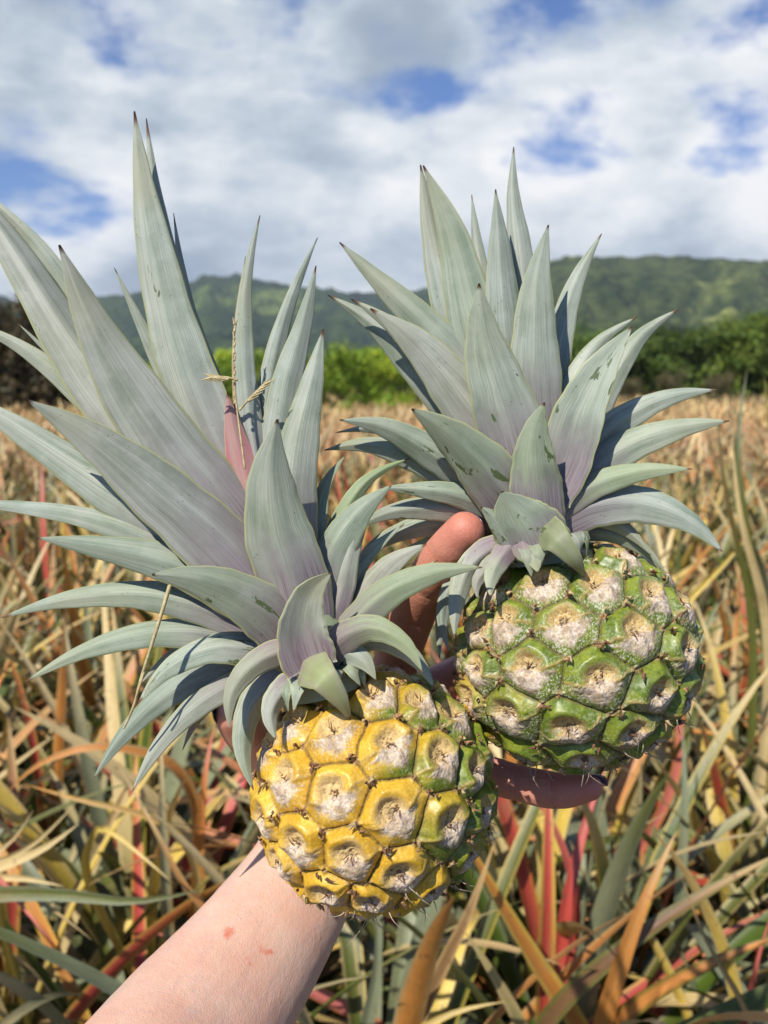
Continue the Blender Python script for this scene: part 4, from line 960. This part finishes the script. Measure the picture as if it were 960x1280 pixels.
# low weeds and fallen leaves between the plants
V_, Q_, C2_, U3, off = [], [], [], [], 0
for k in range(5200):
    y_ = rs.uniform(.7, 6.0); x = rs.uniform(-1, 1)*(y_*.52+.6)
    sch = [PALN['green'], PALN['green']*1.3, PALN['olive'], PALN['green']] if rs.rand() < .6 else [PALN['brown'], PALN['tan'], PALN['straw'], PALN['tan']]
    v, q, c, u2 = strap(rs, rs.rand()*6.28, rs.uniform(.3, 1.4), rs.uniform(.2, .5), rs.uniform(.004, .014) if rs.rand() < .7 else .03, rs.uniform(.6, 2.2), (x, y_, .02), sch, 8, 3)
    V_.append(v); Q_.append(q+off); C2_.append(c); U3.append(u2); off += len(v)
gm = mesh_np('weeds', np.concatenate(V_), np.concatenate(Q_), cols=np.concatenate(C2_), uvs=np.concatenate(U3))
link('weeds', gm, M_FIELD, label='thin green grass and fallen dry leaves under the plants', cat='undergrowth', kind='stuff')

# ------------------------------------------------------------------ ground, hills
def ground_mesh():
    n = 90; g = np.linspace(-1, 1, n); s = np.sign(g)*(np.abs(g)**3)*4500
    X, Y = np.meshgrid(s, s, indexing='xy'); Z = np.zeros_like(X)
    return mesh_np('ground', np.stack([X, Y, Z], -1).reshape(-1, 3), grid_quads(n, n))
mm_, ntm, bm_ = new_mat('soil'); tco = nd(ntm, 'ShaderNodeTexCoord').outputs['Object']
ntm.links.new(ramp(ntm, noise(ntm, tco, 3.0, 6, .6), [(.3, (.035, .028, .014)), (.55, (.07, .055, .025)), (.75, (.05, .07, .022))]), bm_.inputs['Base Color']); bm_.inputs['Roughness'].default_value = .95
bump(ntm, bm_, noise(ntm, tco, 25, 5, .6), .6, .05)
link('ground', ground_mesh(), mm_, kind='structure')

def px_to_azel(px, py):
    d = P(px, py, 1)-CAM; return math.atan2(d[0], d[1]), math.atan2(d[2], math.hypot(d[0], d[1]))
def hills(name, prof, dist, depth, seed, ext, rough, mat):
    A = np.array([px_to_azel(*p) for p in prof]); na, nr = 420, 130
    azs = np.linspace(ext[0], ext[1], na); el = np.interp(azs, A[:, 0], A[:, 1])
    s = np.linspace(0, 1.6, nr)
    AZ, S = np.meshgrid(azs, s, indexing='xy'); r = dist+(S-1)*depth
    X = np.sin(AZ)*r; Y = np.cos(AZ)*r
    p3 = np.stack([X, Y, np.full_like(X, seed*10.0)], -1)
    # spurs and gullies
    rdg = 1-np.abs(2*fbm(p3, 1/(depth*.42), 5, seed, .52)-1); rdg2 = 1-np.abs(2*fbm(p3, 1/(depth*.15), 4, seed+3, .55)-1)
    crest = np.tan(el)[None, :]*dist
    shp = np.where(S < 1, S**1.35, 1-(S-1)**1.5*.8)
    crest = crest*(1+.05*(fbm(p3, 1/(depth*.09), 3, seed+5)-.5)*2)
    Z = crest*shp*(1-rough*(1-rdg)*2.0*np.clip(np.sin(np.pi*np.clip(S, 0, 1)), 0, 1))+depth*.085*(rdg2-.7)*np.clip(S*3, 0, 1)*np.where(S > .93, .35, 1)
    Z += (fbm(p3, 1/14.0, 3, seed+8)-.5)*depth*.010*np.clip(S*4, 0, 1)+CAM[2]*np.clip(S, 0, 1)
    Z = np.where(S <= 0.001, -4, Z)
    return link(name, mesh_np(name, np.stack([X, Y, Z], -1).reshape(-1, 3), grid_quads(nr, na)), mat, kind='structure')
def hill_mat(name, a, b_, c, sc_):
    m, nt, b = new_mat(name); t = nd(nt, 'ShaderNodeTexCoord').outputs['Object']
    col = ramp(nt, noise(nt, t, .0045*sc_, 6, .62, .6), [(.36, a), (.46, b_), (.52, a), (.58, b_), (.66, c)])
    v = nd(nt, 'ShaderNodeTexVoronoi', Scale=.085); nt.links.new(t, v.inputs['Vector'])
    col = mixn(nt, mapr(nt, v.outputs[0], .2, .9, 0, .55), col, mixn(nt, 1.0, col, (.40, .48, .42), 'MULTIPLY'))
    nt.links.new(col, b.inputs['Base Color']); b.inputs['Roughness'].default_value = .95; b.inputs['Specular IOR Level'].default_value = .1
    bump(nt, b, mathn(nt, 'ADD', noise(nt, t, .06, 5, .65), mathn(nt, 'MULTIPLY', v.outputs[0], -.8)), .9, 14.0)
    return m
MH1 = hill_mat('far_hill_cover', (.022, .045, .020), (.058, .095, .028), (.19, .24, .06), 1.0)
MH2 = hill_mat('near_hill_cover', (.030, .052, .016), (.095, .12, .035), (.33, .35, .09), 1.6)
hills('hills', [(-900, 395), (-400, 372), (0, 378), (90, 385), (180, 374), (232, 360), (262, 351), (300, 349), (330, 357), (370, 363), (410, 366), (450, 376), (500, 372), (545, 362), (600, 366), (700, 380), (1300, 395)], 1700, 1000, 5, (-1.0, .9), .42, MH1)
hills('hills_near', [(-400, 485), (380, 480), (480, 455), (560, 400), (620, 362), (690, 333), (740, 326), (790, 330), (835, 323), (880, 327), (960, 329), (1100, 318), (1500, 340)], 1050, 640, 9, (-.25, 1.0), .36, MH2).name = 'hills'

# ------------------------------------------------------------------ trees
def crown_material():
    m, nt, b = new_mat('tree_foliage'); oi = nt.nodes.new('ShaderNodeObjectInfo'); vc = nd(nt, 'ShaderNodeVertexColor', layer_name='Col')
    c = mixn(nt, 1.0, oi.outputs['Color'], vc.outputs[0], 'MULTIPLY'); nt.links.new(c, b.inputs['Base Color']); b.inputs['Roughness'].default_value = .6; b.inputs['Specular IOR Level'].default_value = .25
    tr = nt.nodes.new('ShaderNodeBsdfTranslucent'); nt.links.new(mixn(nt, 1.0, c, (1.2, 1.25, .5), 'MULTIPLY'), tr.inputs[0]); ms = nt.nodes.new('ShaderNodeMixShader'); ms.inputs[0].default_value = .3
    out = nt.nodes['Material Output']; nt.links.new(b.outputs[0], ms.inputs[1]); nt.links.new(tr.outputs[0], ms.inputs[2]); nt.links.new(ms.outputs[0], out.inputs[0]); return m
M_CROWN = crown_material()
mb_, ntb, bb = new_mat('bark'); ntb.links.new(ramp(ntb, noise(ntb, nd(ntb, 'ShaderNodeTexCoord').outputs['Object'], 6, 5, .6), [(.3, (.07, .05, .035)), (.7, (.17, .13, .09))]), bb.inputs['Base Color']); bb.inputs['Roughness'].default_value = .9
def tree_proto(seed, h=5.0, wd=4.6, nleaf=6500, ls=.16, low=.12):
    rs = np.random.RandomState(seed)
    # trunk and limbs
    Vs, Qs, off = [], [], 0; tips = []
    def seg(p0, p1, r0, r1_):
        nonlocal off
        a = unit(np.asarray(p1)-p0); s_ = unit(np.cross(a, [.3, .9, .1])); b2 = np.cross(a, s_); n = 7; vs = []
        for i in range(5):
            s = i/4.0; c = np.asarray(p0)*(1-s)+np.asarray(p1)*s+s_*math.sin(s*3.1)*.04*h*.3; r = r0*(1-s)+r1_*s
            for k in range(n): q = 2*math.pi*k/n; vs.append(c+s_*math.cos(q)*r+b2*math.sin(q)*r)
        Vs.append(np.array(vs)); Qs.append(grid_quads(5, n, wrap=True)+off); off += len(vs)
    top = np.array([rs.randn()*.15, rs.randn()*.15, h*.38]); seg(np.zeros(3), top, .035*h, .022*h)
    clumps = []
    for k in range(15):
        a = k*2.4+rs.rand(); rr = wd/2*(.25+.6*rs.rand()); z = h*(.40+.47*rs.rand()*(1-.35*(rr/(wd/2))**2))
        e = np.array([math.cos(a)*rr, math.sin(a)*rr, z]); seg(top*(.6+.4*rs.rand()), e, .014*h, .004*h); clumps.append((e, h*(.13+.09*rs.rand())))
    for k in range(10):
        a = rs.rand()*6.28; rr = wd/2*(.5+.45*rs.rand()); clumps.append((np.array([math.cos(a)*rr, math.sin(a)*rr, h*(low+.25*rs.rand())]), h*(.11+.07*rs.rand())))
    trunk = mesh_np('trunk', np.concatenate(Vs), np.concatenate(Qs))
    cl = np.array([c for c, r in clumps]); cr_ = np.array([r for c, r in clumps]); k = rs.randint(len(clumps), size=nleaf)
    d = rs.randn(nleaf, 3); d /= np.linalg.norm(d, axis=1)[:, None]; rad = cr_[k]*(rs.rand(nleaf)**.4)*(1+.25*rs.randn(nleaf))
    c = cl[k]+d*rad[:, None]*np.array([1.15, 1.15, .8]); c[:, 2] = np.maximum(c[:, 2], .1)
    n = d*.7+rs.randn(nleaf, 3)*.6+np.array([0, 0, .4]); n /= np.linalg.norm(n, axis=1)[:, None]; a = np.cross(n, rs.randn(nleaf, 3)); a /= np.linalg.norm(a, axis=1)[:, None]; b2 = np.cross(n, a)
    s = (ls*(.5+.8*rs.rand(nleaf)))[:, None]
    V = np.stack([c-a*s, c-b2*s*.5, c+a*s, c+b2*s*.5], 1).reshape(-1, 3)
    tone = np.repeat((.75+.5*rs.rand(len(clumps)))[k]*(.75+.5*rs.rand(nleaf)), 4)[:, None]*np.array([1, 1, 1.0]); tone[:, 0] *= np.repeat(.85+.4*rs.rand(nleaf), 4)
    crown = mesh_np('crown', V, np.arange(nleaf*4).reshape(-1, 4), cols=np.clip(tone, 0, 1.6)/1.6, smooth=False)
    crown.materials.append(M_CROWN); trunk.materials.append(mb_); return trunk, crown
TP = [tree_proto(40+k) for k in range(5)]
BP = [tree_proto(60+k, h=3.0, wd=4.2, nleaf=5500, ls=.10, low=.05) for k in range(4)]
def plant_tree(name, proto, px, dist, sx, sz, colr, label, group, rs, base_h):
    root = bpy.data.objects.new(name, None); COL.objects.link(root); root['label'] = label; root['category'] = 'tree' if 'tree' in name else 'shrub'; root['group'] = group
    d = P(px, HORIZ, 1)-CAM; d = d/d[1]; root.location = (d[0]*dist, dist, 0); root.rotation_euler.z = rs.rand()*6.28; root.scale = (sx, sx, sz)
    link('trunk', proto[0], None, root); c = link('crown', proto[1], None, root); c.color = (*[v*1.6 for v in colr], 1); return root
def need_h(px, py, dist): return CAM[2]+(HORIZ-py)/FPX*dist*1.02
rt_ = np.random.RandomState(5)
LG = 'green bushes along the far edge of the field'
for i, (px, py, dist) in enumerate([(215, 452, 36), (262, 446, 34), (300, 440, 38), (340, 436, 35), (385, 440, 37), (425, 432, 34), (462, 436, 36), (500, 438, 38), (540, 440, 36), (585, 434, 40), (630, 438, 42), (672, 440, 44), (160, 448, 38)]):
    h = need_h(px, py, dist); plant_tree('green_bush', BP[i % 4], px, dist, .98, h/2.75, [(.27, .37, .030), (.20, .30, .028), (.33, .42, .04), (.14, .22, .028)][i % 4] if px < 560 else (.11, .17, .03),
        'low bright green bush at the field edge, seen between the two crowns' if px < 560 else 'low green bush at the field edge behind the right crown', LG, rt_, h)
for i, (px, py, dist) in enumerate([(700, 420, 62), (742, 424, 60), (780, 420, 64), (815, 412, 62), (850, 406, 60), (890, 410, 62), (925, 402, 58), (960, 404, 60), (1000, 398, 58), (1045, 400, 60), (870, 415, 68), (720, 428, 68), (945, 408, 70)]):
    h = need_h(px, py, dist); plant_tree('field_tree', TP[i % 5], px, dist, 1.15+.35*rt_.rand(), h/4.55*(.90+.22*rt_.rand()), [(.095, .145, .025), (.07, .11, .022), (.14, .20, .03), (.055, .09, .02)][i % 4] if px > 790 else (.11, .18, .03),
        'dark green rounded tree on the right beyond the field' if px > 790 else 'mid green tree beyond the field, just right of the right crown', 'dark green trees beyond the field', rt_, h)
for i, (px, py, dist) in enumerate([(-70, 380, 30), (-20, 372, 32), (28, 380, 31), (66, 400, 33), (105, 420, 34)]):
    h = need_h(px, py, dist); plant_tree('brown_tree', (TP+BP)[i % 5], px, dist, .75, h/4.55, (.085, .070, .035), 'dull brownish tree at the far left behind the long leaves', 'brown trees at the left edge', rt_, h)
for i, (px, py, dist) in enumerate([(785, 468, 52), (838, 464, 52), (902, 466, 52)]):
    h = need_h(px, py, dist); plant_tree('dry_shrub', BP[i % 4], px, dist, .55, h/2.75, (.13, .115, .05), 'low dry brown shrub in front of the dark trees', 'dry brown shrubs before the dark trees', rt_, h)

ORD = ['first', 'second', 'third', 'fourth', 'fifth', 'sixth', 'seventh', 'eighth', 'ninth', 'tenth', 'eleventh', 'twelfth', 'thirteenth', 'fourteenth']
for nm, txt in (('green_bush', 'low bright green bush, %s from the left along the far field edge'), ('field_tree', 'dark green rounded tree, %s from the left in the right hand tree line'),
                ('brown_tree', 'dull brownish tree behind the long leaves, %s from the left edge'), ('dry_shrub', 'low dry brown shrub before the dark trees, %s from the left')):
    g = sorted([o for o in COL.objects if o.parent is None and o.name.split('.')[0] == nm], key=lambda o: o.location.x/o.location.y)
    for i, o in enumerate(g): o['label'] = txt % ORD[i]
# ------------------------------------------------------------------ haze
hz = bpy.data.meshes.new('haze')
x0, x1, y0, y1, za, zb = -2400, 2400, -60, 2900, -6, 420
hz.from_pydata([(x0, y0, za), (x1, y0, za), (x1, y1, za), (x0, y1, za), (x0, y0, zb), (x1, y0, zb), (x1, y1, zb), (x0, y1, zb)], [], [(0, 3, 2, 1), (4, 5, 6, 7), (0, 1, 5, 4), (1, 2, 6, 5), (2, 3, 7, 6), (3, 0, 4, 7)])
mh = bpy.data.materials.new('haze'); mh.use_nodes = True; nth = mh.node_tree; nth.nodes.remove(nth.nodes['Principled BSDF'])
pv = nd(nth, 'ShaderNodeVolumePrincipled'); pv.inputs['Color'].default_value = (.80, .88, 1.0, 1); pv.inputs['Density'].default_value = .00015; nth.links.new(pv.outputs[0], nth.nodes['Material Output'].inputs['Volume'])
link('haze', hz, mh, kind='stuff', label='thin bluish air in front of the hills', cat='haze')
